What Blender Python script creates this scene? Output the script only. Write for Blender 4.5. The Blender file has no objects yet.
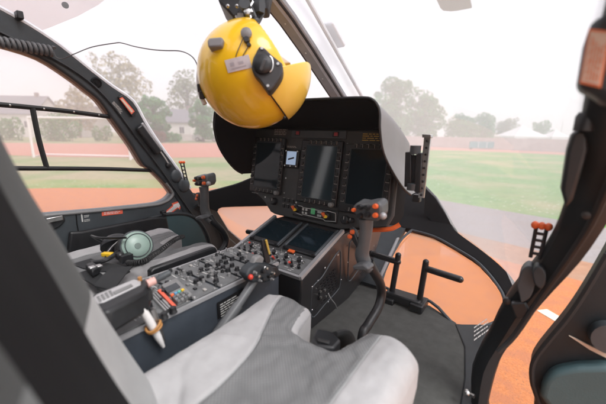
import bpy, bmesh, math, random
from mathutils import Vector as V, Matrix, noise
random.seed(11)
rad = math.radians
scn = bpy.context.scene
COL = scn.collection

# ------------------------------------------------------------------ camera frame (used to read positions off known planes)
F = 320.0
CAM = V((0.66, 0.0, 1.55))
yw, pt, rl = rad(36.0), rad(12.2), rad(1.0)
FW = V((-math.sin(yw)*math.cos(pt), math.cos(yw)*math.cos(pt), -math.sin(pt)))
rt0 = V((math.cos(yw), math.sin(yw), 0)); up0 = rt0.cross(FW)
RT = rt0*math.cos(rl) + up0*math.sin(rl)
UP = up0*math.cos(rl) - rt0*math.sin(rl)
def ray(px, py): return RT*((px-303)/F) - UP*((py-202)/F) + FW
def onp(px, py, P0, n):
    d = ray(px, py); n = V(n); return CAM + d*((V(P0)-CAM).dot(n)/d.dot(n))
def X(px, py, v): return onp(px, py, (v, 0, 0), (1, 0, 0))
def Y(px, py, v): return onp(px, py, (0, v, 0), (0, 1, 0))
def Z(px, py, v): return onp(px, py, (0, 0, v), (0, 0, 1))
def D(px, py, dist): return CAM + ray(px, py)*dist

# ------------------------------------------------------------------ materials
MATS = {}
def mat(name, col, rough=0.5, metal=0.0, var=0.0, vscale=30.0, bump=0.0, bscale=200.0, spec=0.5, coat=0.0, emit=None, col2=None, sheen=0.0):
    if name in MATS: return MATS[name]
    m = bpy.data.materials.new(name); m.use_nodes = True
    nt = m.node_tree; b = nt.nodes['Principled BSDF']
    b.inputs['Base Color'].default_value = (*col, 1); b.inputs['Roughness'].default_value = rough
    b.inputs['Metallic'].default_value = metal; b.inputs['Specular IOR Level'].default_value = spec
    b.inputs['Coat Weight'].default_value = coat
    if sheen: b.inputs['Sheen Weight'].default_value = sheen
    if var or col2:
        tc = nt.nodes.new('ShaderNodeTexCoord'); n = nt.nodes.new('ShaderNodeTexNoise')
        n.inputs['Scale'].default_value = vscale; n.inputs['Detail'].default_value = 6; n.inputs['Roughness'].default_value = 0.65
        nt.links.new(tc.outputs['Object'], n.inputs['Vector'])
        r = nt.nodes.new('ShaderNodeValToRGB')
        c2 = col2 or tuple(min(1, c*(1+var)) for c in col); c1 = col if col2 else tuple(c*(1-var) for c in col)
        r.color_ramp.elements[0].position = 0.33; r.color_ramp.elements[1].position = 0.67
        r.color_ramp.elements[0].color = (*c1, 1); r.color_ramp.elements[1].color = (*c2, 1)
        nt.links.new(n.outputs['Fac'], r.inputs['Fac']); nt.links.new(r.outputs['Color'], b.inputs['Base Color'])
        mr = nt.nodes.new('ShaderNodeMapRange'); mr.inputs['To Min'].default_value = max(0.02, rough-0.08); mr.inputs['To Max'].default_value = min(1, rough+0.08)
        nt.links.new(n.outputs['Fac'], mr.inputs['Value']); nt.links.new(mr.outputs['Result'], b.inputs['Roughness'])
    if bump:
        tc = nt.nodes.new('ShaderNodeTexCoord'); n = nt.nodes.new('ShaderNodeTexNoise')
        n.inputs['Scale'].default_value = bscale; n.inputs['Detail'].default_value = 4
        nt.links.new(tc.outputs['Object'], n.inputs['Vector'])
        bp = nt.nodes.new('ShaderNodeBump'); bp.inputs['Strength'].default_value = bump; bp.inputs['Distance'].default_value = 0.002
        nt.links.new(n.outputs['Fac'], bp.inputs['Height']); nt.links.new(bp.outputs['Normal'], b.inputs['Normal'])
    if emit:
        b.inputs['Emission Color'].default_value = (*emit[0], 1); b.inputs['Emission Strength'].default_value = emit[1]
    MATS[name] = m; return m

BLACK = mat('black_plastic', (0.012, 0.013, 0.015), 0.42, var=0.3, bump=0.15)
LINER = mat('black_lining', (0.006, 0.006, 0.007), 0.85, bump=0.2, spec=0.2)
CHAR = mat('charcoal_paint', (0.022, 0.028, 0.033), 0.5, var=0.25, vscale=14, bump=0.25, bscale=500)
GREYD = mat('dark_grey_paint', (0.05, 0.06, 0.068), 0.45, var=0.2, vscale=10, bump=0.25, bscale=600)
SLATE = mat('slate_paint', (0.042, 0.052, 0.066), 0.5, var=0.2, vscale=12, bump=0.3, bscale=700)
PANEL = mat('panel_grey', (0.045, 0.047, 0.048), 0.55, var=0.15, vscale=20, bump=0.2, bscale=800)
RADIO = mat('radio_face_grey', (0.13, 0.135, 0.137), 0.5, var=0.2, vscale=40)
HOODG = mat('hood_skin_grey', (0.2, 0.2, 0.2), 0.42, var=0.12, vscale=8, bump=0.3, bscale=500)
SEAT = mat('seat_fabric_light', (0.36, 0.355, 0.36), 0.9, var=0.12, vscale=9, bump=0.35, bscale=900, sheen=0.2)
SEATD = mat('seat_fabric_dark', (0.013, 0.017, 0.018), 0.9, var=0.2, vscale=8, bump=0.4, bscale=900, sheen=0.1)
TEAL = mat('pocket_teal_grey', (0.045, 0.088, 0.098), 0.55, var=0.12, vscale=6, bump=0.2, bscale=300)
YEL = mat('helmet_yellow', (0.92, 0.56, 0.012), 0.25, var=0.05, vscale=7, coat=0.5)
STEEL = mat('brushed_steel', (0.55, 0.55, 0.54), 0.32, metal=1.0, var=0.15, vscale=60)
ALU = mat('frame_aluminium_grey', (0.36, 0.36, 0.37), 0.4, metal=0.3, var=0.1, vscale=10)
WHITE = mat('white_plastic', (0.75, 0.73, 0.72), 0.4, var=0.05)
MARK = mat('marking_white', (0.6, 0.6, 0.58), 0.6)
MARKD = mat('marking_dim', (0.42, 0.40, 0.38), 0.6)
MARKY = mat('marking_yellow', (0.6, 0.4, 0.08), 0.6)
RED = mat('red_plastic', (0.62, 0.05, 0.03), 0.4)
DARKP = mat('dark_blue_black_paint', (0.008, 0.0115, 0.014), 0.5, var=0.35, vscale=9, bump=0.3, bscale=500, spec=0.35)
SEATM = mat('seat_fabric_grey', (0.28, 0.285, 0.288), 0.9, var=0.15, vscale=8, bump=0.35, bscale=900, sheen=0.15)
STICKO = mat('sticker_orange', (0.72, 0.2, 0.07), 0.55)
ORANGE = mat('orange_plastic', (0.75, 0.13, 0.03), 0.4, var=0.1)
YELC = mat('yellow_cap', (0.8, 0.5, 0.02), 0.4)
STICK = mat('sticker_red_orange', (0.8, 0.13, 0.07), 0.5)
PAPER = mat('placard_cream', (0.62, 0.5, 0.4), 0.6, var=0.08)
GLASSC = mat('screen_glass_skylit', (0.014, 0.028, 0.036), 0.07, spec=0.7)  # centre screen copy with the blue sky reflection put into its colour
POSTG = mat('post_grey', (0.33,0.345,0.37), 0.4, metal=0.2, var=0.08)
GRIP = mat('grip_grey', (0.085,0.09,0.095), 0.45, var=0.1, bump=0.2)
TRIM = mat('trim_light', (0.78,0.82,0.87), 0.4, var=0.08)
CORDG = mat('cord_grey', (0.10,0.10,0.105), 0.6)
GLASSD = mat('screen_glass', (0.007, 0.014, 0.019), 0.07, spec=0.35)
LCD = mat('lcd_lit', (0.1, 0.13, 0.18), 0.2, emit=((0.35, 0.45, 0.62), 0.35))
LCDG = mat('lcd_green', (0.02, 0.06, 0.03), 0.2, emit=((0.1, 0.5, 0.2), 0.12))
SATIN = mat('satin_black', (0.016,0.016,0.018), 0.3, var=0.2, spec=0.6)
GREEN = mat('earcup_green', (0.27, 0.37, 0.325), 0.35, var=0.05)
RUB = mat('rubber_black', (0.014, 0.014, 0.015), 0.65, bump=0.2)
WEB = mat('webbing_black', (0.014, 0.015, 0.017), 0.8, bump=0.5, bscale=1500)
BAND = mat('rubber_band_brown', (0.42, 0.2, 0.06), 0.6)
REDPAD = mat('warning_red', (0.35, 0.02, 0.025), 0.35)

def carpet():
    m = mat('floor_carpet', (0.085, 0.086, 0.082), 0.95, var=0.14, vscale=25, bump=0.6, bscale=900, spec=0.1); return m
CARPET = carpet()

def weave():
    m = bpy.data.materials.new('seat_woven_grey'); m.use_nodes = True; nt = m.node_tree; b = nt.nodes['Principled BSDF']
    b.inputs['Roughness'].default_value = 0.9; b.inputs['Specular IOR Level'].default_value = 0.2
    tc = nt.nodes.new('ShaderNodeTexCoord'); mp = nt.nodes.new('ShaderNodeMapping'); mp.inputs['Rotation'].default_value = (0, 0, rad(45))
    nt.links.new(tc.outputs['Object'], mp.inputs['Vector'])
    ck = nt.nodes.new('ShaderNodeTexVoronoi'); ck.inputs['Scale'].default_value = 200; ck.inputs['Randomness'].default_value = 0.0
    nt.links.new(mp.outputs['Vector'], ck.inputs['Vector'])
    r = nt.nodes.new('ShaderNodeValToRGB'); r.color_ramp.elements[0].position = 0.15; r.color_ramp.elements[1].position = 0.6
    r.color_ramp.elements[0].color = (0.205, 0.207, 0.21, 1); r.color_ramp.elements[1].color = (0.14, 0.143, 0.145, 1)
    nt.links.new(ck.outputs['Distance'], r.inputs['Fac']); nt.links.new(r.outputs['Color'], b.inputs['Base Color'])
    bp = nt.nodes.new('ShaderNodeBump'); bp.inputs['Strength'].default_value = 0.5; bp.inputs['Distance'].default_value = 0.002; bp.invert = True
    nt.links.new(ck.outputs['Distance'], bp.inputs['Height']); nt.links.new(bp.outputs['Normal'], b.inputs['Normal'])
    return m
WOVEN = weave()

def glass(name, trans, tint, veil, gl=0.05):
    m = bpy.data.materials.new(name); m.use_nodes = True; nt = m.node_tree
    for n in list(nt.nodes): nt.nodes.remove(n)
    out = nt.nodes.new('ShaderNodeOutputMaterial'); tr = nt.nodes.new('ShaderNodeBsdfTransparent'); tr.inputs['Color'].default_value = (*tint, 1)
    tl = nt.nodes.new('ShaderNodeBsdfTranslucent'); tl.inputs['Color'].default_value = (0.94, 0.93, 0.945, 1)
    g = nt.nodes.new('ShaderNodeBsdfGlossy'); g.inputs['Roughness'].default_value = 0.04
    m1 = nt.nodes.new('ShaderNodeMixShader'); m1.inputs['Fac'].default_value = veil
    fr = nt.nodes.new('ShaderNodeLayerWeight'); fr.inputs['Blend'].default_value = 0.35
    mu = nt.nodes.new('ShaderNodeMath'); mu.operation = 'MULTIPLY'; mu.inputs[1].default_value = gl*4
    nt.links.new(fr.outputs['Fresnel'], mu.inputs[0])
    m2 = nt.nodes.new('ShaderNodeMixShader')
    nt.links.new(tr.outputs[0], m1.inputs[1]); nt.links.new(tl.outputs[0], m1.inputs[2])
    nt.links.new(mu.outputs[0], m2.inputs['Fac']); nt.links.new(m1.outputs[0], m2.inputs[1]); nt.links.new(g.outputs[0], m2.inputs[2])
    nt.links.new(m2.outputs[0], out.inputs['Surface']); return m
WSCREEN = glass('windshield_acrylic', 0.8, (0.68, 0.655, 0.675), 0.20, 0.02)
WSCREENL = glass('windshield_acrylic_clear', 0.8, (0.75, 0.725, 0.74), 0.13, 0.02)
WINDOW = glass('window_acrylic', 0.9, (0.78, 0.75, 0.77), 0.21, 0.08)
CHING = glass('chin_acrylic', 0.9, (0.96, 0.94, 0.89), 0.40, 0.04)

# ------------------------------------------------------------------ mesh builder
class MB:
    def __init__(self): self.v = []; self.f = []; self.m = []; self.k = 0
    def mi(self, k): self.k = k; return self
    def add(self, vs, fs):
        o = len(self.v); self.v += [V(x) for x in vs]
        for f in fs: self.f.append([i+o for i in f]); self.m.append(self.k)
        return self
    def box(self, c, s, ax=None):
        c = V(c); ax = ax or (V((1,0,0)), V((0,1,0)), V((0,0,1)))
        a, b, d = [V(ax[i]).normalized()*s[i]*0.5 for i in range(3)]
        vs = [c+a*i+b*j+d*k for i in (-1,1) for j in (-1,1) for k in (-1,1)]
        fs = [(0,1,3,2),(4,6,7,5),(0,4,5,1),(2,3,7,6),(0,2,6,4),(1,5,7,3)]
        if a.cross(b).dot(d) < 0: fs = [f[::-1] for f in fs]
        return self.add(vs, fs)
    def prism(self, pts, vec):
        pts = [V(p) for p in pts]; vec = V(vec); n = len(pts)
        nn = V((0,0,0))
        for i in range(n): nn += (pts[i]-pts[0]).cross(pts[(i+1) % n]-pts[0])
        if nn.dot(vec) > 0: pts = pts[::-1]
        vs = pts+[p+vec for p in pts]
        fs = [list(range(n)), list(range(2*n-1, n-1, -1))]
        fs += [(i, i+n, (i+1) % n+n, (i+1) % n) for i in range(n)]
        return self.add(vs, [f[::1] if True else f for f in fs])
    def loft(self, rings, cap0=True, cap1=True, closed=True):
        n = len(rings[0]); vs = [p for r in rings for p in r]; fs = []
        for i in range(len(rings)-1):
            for j in range(n if closed else n-1):
                a, b = i*n+j, i*n+(j+1) % n; fs.append((a, b, b+n, a+n))
        if cap0 and closed: fs.append(list(range(n))[::-1])
        if cap1 and closed: fs.append([(len(rings)-1)*n+j for j in range(n)])
        return self.add(vs, fs)
    def tube(self, pts, r, n=10, sm=0, flat=1.0):
        pts = [V(p) for p in pts]
        rs = list(r) if isinstance(r, (list, tuple)) else [r]*len(pts)
        if sm: pts, rs = smooth(pts, rs, sm)
        rings = []; T = (pts[1]-pts[0]).normalized(); N = T.orthogonal().normalized()
        for i, p in enumerate(pts):
            a = pts[max(0, i-1)]; b = pts[min(len(pts)-1, i+1)]; T = (b-a).normalized()
            N = (N-T*N.dot(T)).normalized(); B = T.cross(N)
            rings.append([p+(N*math.cos(t)+B*math.sin(t)*flat)*rs[i] for t in [2*math.pi*k/n for k in range(n)]])
        return self.loft(rings)
    def cyl(self, p0, p1, r0, r1=None, n=14): return self.tube([p0, p1], [r0, r0 if r1 is None else r1], n)
    def lathe(self, prof, o, axis, n=20):
        o = V(o); A = V(axis).normalized(); N = A.orthogonal().normalized(); B = A.cross(N)
        rings = [[o+A*h+(N*math.cos(t)+B*math.sin(t))*max(r, 1e-5) for t in [2*math.pi*k/n for k in range(n)]] for r, h in prof]
        return self.loft(rings)
    def ball(self, c, r, ax=None, nu=16, nv=10):
        c = V(c); r = (r, r, r) if not isinstance(r, (tuple, list)) else r
        ax = ax or (V((1,0,0)), V((0,1,0)), V((0,0,1)))
        rings = []
        for i in range(nv+1):
            th = math.pi*(i/nv); th = min(max(th, 0.02), math.pi-0.02)
            rings.append([c+ax[0]*r[0]*math.sin(th)*math.cos(p)+ax[1]*r[1]*math.sin(th)*math.sin(p)-ax[2]*r[2]*math.cos(th) for p in [2*math.pi*k/nu for k in range(nu)]])
        return self.loft(rings)
    def grid(self, fn, nu, nv):
        vs = [fn(i/nu, j/nv) for j in range(nv+1) for i in range(nu+1)]
        fs = [(j*(nu+1)+i, j*(nu+1)+i+1, (j+1)*(nu+1)+i+1, (j+1)*(nu+1)+i) for j in range(nv) for i in range(nu)]
        return self.add(vs, fs)
    def build(self, name, mats, parent=None, bevel=0.0, seg=2, ang=40, fix=True, subsurf=0):
        me = bpy.data.meshes.new(name)
        off = V((0,0,0)); p = parent
        while p is not None: off += V(p.location); p = p.parent
        me.from_pydata([tuple(v-off) for v in self.v], [], self.f)
        mats = mats if isinstance(mats, (list, tuple)) else [mats]
        for m in mats: me.materials.append(m)
        me.polygons.foreach_set('material_index', [min(k, len(mats)-1) for k in self.m])
        if fix:
            bm = bmesh.new(); bm.from_mesh(me); bmesh.ops.recalc_face_normals(bm, faces=bm.faces); bm.to_mesh(me); bm.free()
        me.polygons.foreach_set('use_smooth', [True]*len(me.polygons))
        if ang < 180: me.set_sharp_from_angle(angle=rad(ang))
        me.update()
        o = bpy.data.objects.new(name, me); COL.objects.link(o)
        if parent is not None: o.parent = parent
        if bevel:
            b = o.modifiers.new('bevel', 'BEVEL'); b.width = bevel; b.segments = seg; b.limit_method = 'ANGLE'; b.angle_limit = rad(40); b.harden_normals = False
        if subsurf:
            s = o.modifiers.new('sub', 'SUBSURF'); s.levels = subsurf; s.render_levels = subsurf
        return o
def smooth(pts, rs, k):
    op, orr = [], []
    n = len(pts)
    for i in range(n-1):
        p0, p1, p2, p3 = pts[max(0, i-1)], pts[i], pts[i+1], pts[min(n-1, i+2)]
        for s in range(k):
            t = s/k; t2, t3 = t*t, t*t*t
            op.append(0.5*((2*p1)+(p2-p0)*t+(2*p0-5*p1+4*p2-p3)*t2+(-p0+3*p1-3*p2+p3)*t3))
            orr.append(rs[i]*(1-t)+rs[i+1]*t)
    op.append(pts[-1]); orr.append(rs[-1]); return op, orr
def curve(pts, k=6): return smooth([V(p) for p in pts], [0]*len(pts), k)[0]

def thing(name, label, cat, loc=(0,0,0), group=None):
    o = bpy.data.objects.new(name, None); o.empty_display_size = 0.1; COL.objects.link(o); o.location = loc
    o['label'] = label; o['category'] = cat
    if group: o['group'] = group
    return o
def tag(o, label, cat, group=None):
    o['label'] = label; o['category'] = cat
    if group: o['group'] = group
    return o
def struct(o, kind='structure'): o['kind'] = kind; return o
def copytree(o, parent=None):
    c = o.copy(); COL.objects.link(c)
    if parent is not None: c.parent = parent
    for ch in list(o.children): copytree(ch, c)
    return c
def words(mb, o, ux, uy, w, rows, rh, lh=0.5, thick=0.0004, fill=0.85):
    """illegible print: rows of short raised dashes"""
    o = V(o); ux = V(ux).normalized(); uy = V(uy).normalized(); n = ux.cross(uy).normalized()
    for r in range(rows):
        x = 0; end = w*random.uniform(fill-0.2, fill)
        while x < end:
            l = min(random.uniform(0.08, 0.25)*w, end-x)
            mb.box(o+ux*(x+l/2)-uy*(r+0.5)*rh+n*thick/2, (l, rh*lh, thick), (ux, uy, n)); x += l+0.04*w
    return mb
def sm01(a, b, x):
    t = max(0, min(1, (x-a)/(b-a))); return t*t*(3-2*t)

# ================================================================== HELICOPTER AIRFRAME
heli = thing('helicopter', 'open helicopter cockpit of charcoal pillars, clear windows and grey carpet around the seats', 'helicopter', (0, 0, 0))

# floor
m = MB()
fl = [(-.62,-1.2),(-.62,.9),(-.56,1.05),(-.5,1.185),(-.39,1.25),(.39,1.25),(.5,1.185),(.565,1.06),(.59,.9),(.61,.7),(.62,.3),(.62,-1.2)]
m.prism([(x, y, .88) for x, y in fl], (0, 0, -.05))
m.build('floor', CARPET, heli)
# dark panel beyond carpet, with three lines of print
m = MB()
sp = [(.40,1.245),(.51,1.185),(.565,1.05),(.592,.9),(.605,.7),(.615,.3),(.75,.3),(.70,.8),(.67,1.0),(.665,1.26),(.53,1.2)]
m.prism([(.5,1.172,.885),(.552,1.05,.885),(.578,.9,.885),(.593,.7,.885),(.6,.2,.885),(.66,.2,.90),(.655,.7,.90),(.63,.82,.90),(.628,1.0,.90),(.63,1.235,.90),(.52,1.18,.886)], (0,0,-.06))
sill = m.build('sill_panel', CHAR, heli, bevel=.004)
m = MB(); q = Z(474, 326, .905); e = Z(489, 316, .905)-q; f = Z(474, 347, .905)-q
words(m, q, e, -f, e.length, 4, f.length*0.2, .35, fill=1.0)
m.build('print', MARKD, sill)

# pillars --------------------------------------------------------
PX = -.64
outer = [(-30,-8),(0,8),(30,25),(60,45),(90,69),(112,86),(133,101),(145,122),(160,145),(176,167),(190,188),(205,208),(222,230),(246,252)]
inner = [(214,262),(200,240),(188,222),(177,200),(166,184),(152,170),(144,165),(133,147),(113,119),(100,101),(88,91),(70,77),(40,58),(0,45),(-30,38)]
m = MB()
oc = curve([X(a, b, PX) for a, b in outer], 3); ic = curve([X(a, b, PX) for a, b in inner], 3)
m.prism(oc+ic, (-.06, 0, 0))
pl = m.build('pillar', CHAR, heli, bevel=.008, seg=3)
pl['label'] = 'far charcoal pillar with warning placard and black box'
m = MB(); m.tube(curve([X(a, b, PX-.005) for a, b in outer[:-3]], 3), .008, 8)
m.build('edge_trim', TRIM, pl)
mid = [(a*.35+c*.65, b*.35+d*.65) for (a, b), (c, d) in zip([(0,8),(60,45),(112,86),(145,122),(176,167),(205,208)], [(0,45),(70,77),(100,101),(133,147),(152,170),(188,222)])]
m = MB(); m.tube(curve([X(a, b, PX+.004) for a, b in mid], 4), .0045, 6)
m.build('seam_cord', BLACK, pl)
ux = (X(145,122,PX)-X(112,86,PX)).normalized(); nx = V((1,0,0)); uy = nx.cross(ux)
def onpil(px, py, dx): return X(px, py, PX+dx)
m = MB(); m.prism([onpil(*p, .001) for p in [(117,97),(122,94.5),(136,112),(131,117)]], (.012,0,0)); pb = m.build('placard', BLACK, pl, bevel=.002)
m = MB(); m.prism([onpil(*p, .0135) for p in [(119.3,98.6),(122.3,97),(134.6,111.3),(131.4,114.3)]], (.001,0,0)); m.build('placard_edge', STICK, pb)
m = MB(); m.prism([onpil(*p, .015) for p in [(120.6,99.4),(122.2,98.4),(133.2,111.2),(131.4,112.8)]], (.001,0,0)); m.build('placard_face', PAPER, pb)
m = MB(); words(m, onpil(114, 101, .0012), ux, uy, .06, 5, .0042); m.build('print', MARKD, pl)
def dombox(mb, p0, p1, w, h, nrm):
    p0, p1 = V(p0), V(p1); a = (p1-p0); nrm = V(nrm).normalized(); b = nrm.cross(a).normalized()
    mb.box((p0+p1)/2+nrm*h/2, (a.length, w, h), (a, b, nrm)); return mb
m = MB(); dombox(m, onpil(137,126,0), onpil(157,153,0), .03, .022, (1,0,0)); m.build('long_box', BLACK, pl, bevel=.006)
m = MB(); dombox(m, onpil(141,123,0), onpil(161,150,0), .012, .01, (1,0,0)); m.build('rail', ALU, pl, bevel=.003)
m = MB(); c = onpil(96, 82.5, 0); m.lathe([(0,.0),(.017,0),(.018,.004),(.014,.007),(.0135,.003),(.006,.003),(.0055,.006),(0,.006)], c, nx); m.build('vent', LINER, pl)
m = MB(); c = onpil(168, 165, 0); m.lathe([(0,.0),(.014,0),(.012,.012),(.006,.016),(0,.016)], c, nx); m.build('knob', BLACK, pl)
m = MB(); m.ball(onpil(176,176,0), (.011,.026,.03)); hcv = m.build('hinge_cover', GREYD, pl)
m = MB(); m.ball(onpil(184,185,0), (.012,.03,.034)); m.build('cover_cap', GREYD, hcv)
m = MB(); m.tube(curve([onpil(160,151,.004), onpil(165,158,.01), onpil(168,163,.012)], 4), .003, 6); m.build('wire', MARKD, pl)
m = MB(); c = onpil(19, 15.5, .012); m.box(c, (.03,.016,.022)); m.build('clip', BLACK, pl, bevel=.003)

# near pillar
PR = [(470,425,487,425,.79),(470,410,487,410,.80),(471,370,499,366,.83),(487,338,517,338,.85),(503,305,546,303,.84),(538,262,584,262,.79),(559,222,612,222,.73),(573,170,640,170,.67),(583,110,655,110,.60),(595,50,662,50,.53),(606,5,672,5,.47),(625,-60,690,-60,.38)]
rings = []
LL, RR = [], []
for a, b, c, d, y in PR: LL.append(Y(a, b, y)); RR.append(Y(c, d, y))
LL = curve(LL, 3); RR = curve(RR, 3)
for l, r in zip(LL, RR):
    dy = V((0, .055, .02)); w = r-l
    rings.append([l+w*.08, l+w*.5-dy*.25, r-w*.08, r+dy*.3, r-w*.1+dy, l+w*.1+dy, l+dy*.3])
m = MB(); m.loft(rings); pr = m.build('pillar', DARKP, heli, ang=50)
pr['label'] = 'near blurred charcoal pillar with orange edged placard, beside the open door'
def pr_at(px, py, y): return Y(px, py, y)
m = MB(); m.tube(curve([Y(498,352,.80), Y(515,335,.81), Y(540,298,.80), Y(566,262,.745), Y(592,222,.69), Y(615,170,.63)], 4), .006, 8); m.build('door_seal', RUB, pr)
# dark top block with placard
m = MB(); P = [(578,88),(586,40),(592,22),(601,13),(625,8),(625,105),(606,103),(598,97),(590,92)]
m.prism([Y(a, b, .49) for a, b in P], (0,.05,0)); ub = m.build('visor_block', CHAR, pr, bevel=.01, seg=3)
m = MB(); m.prism([Y(*p, .487) for p in [(579.5,83),(589,28.5),(612,31),(601,88)]], (0,.002,0)); m.build('placard_edge', STICKO, ub)
m = MB(); m.prism([Y(*p, .4855) for p in [(581.5,81),(590.3,31),(609,33),(599.5,85)]], (0,.0012,0)); m.build('placard_face', PAPER, ub)
q = Y(591,34,.485); e = Y(608,36,.485)-q; f = Y(582.5,80,.485)-q
m = MB(); words(m, q+f*.98+e*.05, f*-1, e*-1, f.length*.95, 5, e.length*.19, .3, fill=1.0); m.build('print', STICKO, ub)
m = MB(); P = [(561,190),(567,150),(572,133),(580,129),(588,132),(588,150),(582,170),(573,200),(566,208)]
m.prism([Y(a, b, .63) for a, b in P], (0,.04,0)); m.build('long_box', BLACK, pr, bevel=.008, seg=3)
m = MB(); m.lathe([(0,0),(.012,0),(.012,.02),(.009,.026),(0,.026)], Y(583,131,.62), (0,0,1)); m.lathe([(0,0),(.006,0),(.006,.02),(0,.02)], Y(588,128,.62), (0,0,1)); m.build('cap', BLACK, pr)
m = MB(); m.prism([Y(p.x,p.y,.80) for p in curve([(a,b,0) for a,b in [(517,286),(521,272),(528,266),(534,270),(535,284),(530,298),(521,303)]],4)], (0,.04,0)); hc_ = m.build('hinge_cover', GREYD, pr, bevel=.006, seg=3)
m = MB(); m.prism([Y(p.x,p.y,.775) for p in curve([(a,b,0) for a,b in [(532,273),(537,266),(544,270),(546,281),(541,289),(534,284)]],4)], (0,.05,0)); m.build('cover_cap', CHAR, hc_, bevel=.006, seg=3)
m = MB(); m.box(Y(521,309,.82), (.03,.02,.035), (V((1,0,.5)),V((0,1,0)),V((-.5,0,1)))); m.build('catch', BLACK, pr, bevel=.003)
m = MB(); m.lathe([(0,0),(.008,0),(.008,.01),(0,.012)], Y(507,300,.835), (0,-1,0)); m.build('fastener', BLACK, pr)
m = MB(); m.lathe([(0,0),(.006,0),(.006,.006),(0,.007)], Y(586,215,.68), (0,-1,0)); m.build('fastener', BLACK, pr)
# release levers with three orange balls (one on each pillar)
def release(parent, base, top, side, r, lab):
    m = MB(); base, top, side = V(base), V(top), V(side).normalized()
    for s in (-1, 1):
        m.tube([base+side*s*r*1.1, top+side*s*r*1.2], r*.5, 8)
    for k in range(4): 
        c = base.lerp(top, .15+.22*k); m.tube([c-side*r*1.2, c+side*r*1.2], r*.5, 6)
    h = m.build('release_lever', BLACK, parent); h['label'] = lab
    for s in (-1, 0, 1):
        k = MB(); k.ball(top+side*s*r*1.55+V((0,0,r*.6)), (r,r,r*1.15), nu=12, nv=8); k.build('ball', ORANGE, h)
release(pl, X(186,180,-.60), X(182,163,-.60), (.6,.8,0), .0055, 'slotted black lever with orange balls by the far pillar')
release(pr, Y(535,258,.80), Y(541.5,228,.79), (1,0,0), .0072, 'slotted black lever with three orange balls by the near pillar')

# strut end by the sill
m = MB(); a = Y(467,393,.80); b = Y(486,402,.79); m.ball(a, .009); m.tube([a, a.lerp(b,.4)], .005, 8); m.build('door_strut', STEEL, heli)
# ------------------------------------------------------------------ nose frame, chin windows
def zc(y): return .88+.6*(y-1.2)
chin = [(.205,1.549),(.312,1.538),(.419,1.499),(.525,1.448),(.619,1.353),(.632,1.29),(.616,1.238),(.518,1.180),(.393,1.242),(.231,1.239),(.177,1.278),(.174,1.463)]
bar_up = [(.0,1.80),(.16,1.80),(.26,1.72),(.34,1.64),(.40,1.585),(.50,1.525),(.59,1.466),(.655,1.404),(.672,1.34)]
bar_lo = [(.66,1.26),(.640,1.28),(.626,1.353),(.525,1.453),(.419,1.504),(.312,1.543),(.205,1.554),(.0,1.56)]
nf = MB(); 
for s in (1,):
    pts = [V((s*x, y, zc(y))) for x, y in curve([(x, y, 0) for x, y in bar_up], 3) for _ in [0]] if False else [V((s*p.x, p.y, zc(p.y))) for p in curve([(x, y, 0) for x, y in bar_up], 3)] + [V((s*p.x, p.y, zc(p.y))) for p in curve([(x, y, 0) for x, y in bar_lo], 3)]
    nf.prism(pts, (0, .018, -.03))
nfo = nf.build('nose_frame', LINER, heli, bevel=.004)
for s in (1,):
    cp = [V((s*x, y, zc(y)-.012)) for x, y in chin]
    m = MB(); m.add(cp, [list(range(len(cp)))]); cw = m.build('chin_window', CHING, heli)
    m = MB(); cc = curve(cp+[cp[0]], 4); m.tube([p+V((0,-.004,.012)) for p in cc], .006, 8); m.build('window_seal', GREYD, cw)
    # trim strip up beside the pedal box
    m = MB(); a = V((s*.165, 1.262, zc(1.262)+.004)); b = V((s*.16, 1.48, zc(1.48)+.004)); m.tube([a, b], .014, 8, flat=.5); m.build('trim_strip', ALU, cw)
# shell of the nose between floor and frame, beside the chin windows
m = MB()
for s in (1, -1):
    A = [(.165,1.24),(.165,1.50),(.17,1.56),(.0,1.56),(.0,1.24)] if s > 0 else [(.11,1.24),(.11,1.56),(.0,1.56),(.0,1.24)]
    m.prism([V((s*x, y, zc(y)-.004)) for x, y in A], (0,.01,-.02))
m.build('nose_shell', CHAR, heli)
NP0, NPn = V((-.655,.985,1.2)), V((.52,-.455,0)).normalized()
def NL(px, py, o=0): return onp(px, py, NP0+NPn*o, NPn)
m = MB(); m.prism([NL(p.x, p.y) for p in curve([(a, b, 0) for a, b in [(198,195),(207,192),(219,189),(237,184),(252,178),(275,170)]], 4)]+[NL(*p) for p in [(290,204),(275,206),(255,206.5),(234,207),(222,207.6),(218.5,209),(217.5,212),(208,208)]], -NPn*.03)
m.build('nose_frame', LINER, heli, bevel=.004)
m = MB(); cp = [NL(*p, -.012) for p in [(214,206),(234,205),(275,204),(330,204),(330,262),(265,262),(244,244),(228,230)]]; m.add(cp, [list(range(len(cp)))]); m.build('chin_window', CHING, heli)
# cowl: fin-like side lugs on the nose frame
for s in (1,):
    m = MB(); pts = [Y(p[0], p[1], 1.62) for p in [(424,186),(428,190),(436,198),(446,214),(457,234),(448,236),(436,226),(424,214)]]
    m.prism([V((s*p.x, p.y, p.z)) for p in pts], (0,.03,0)); m.build('frame_lug', BLACK, nfo, bevel=.004)
# side shell at the far side (below the pillar), closes the nose
m = MB()
m.prism([X(p[0], p[1], -.655) for p in [(180,190),(204,195),(211,202),(217.5,211),(223,220),(229,229.5),(244,242),(266,262),(245,290),(150,300),(150,230)]], (-.03,0,0)); m.build('side_shell', CHAR, heli, bevel=.004)
m = MB(); c = X(197,202,-.64)
for p in [(213,202),(187,222)]: m.lathe([(0,0),(.014,0),(.013,.006),(0,.007)], X(*p,-.6), nx)
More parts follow.
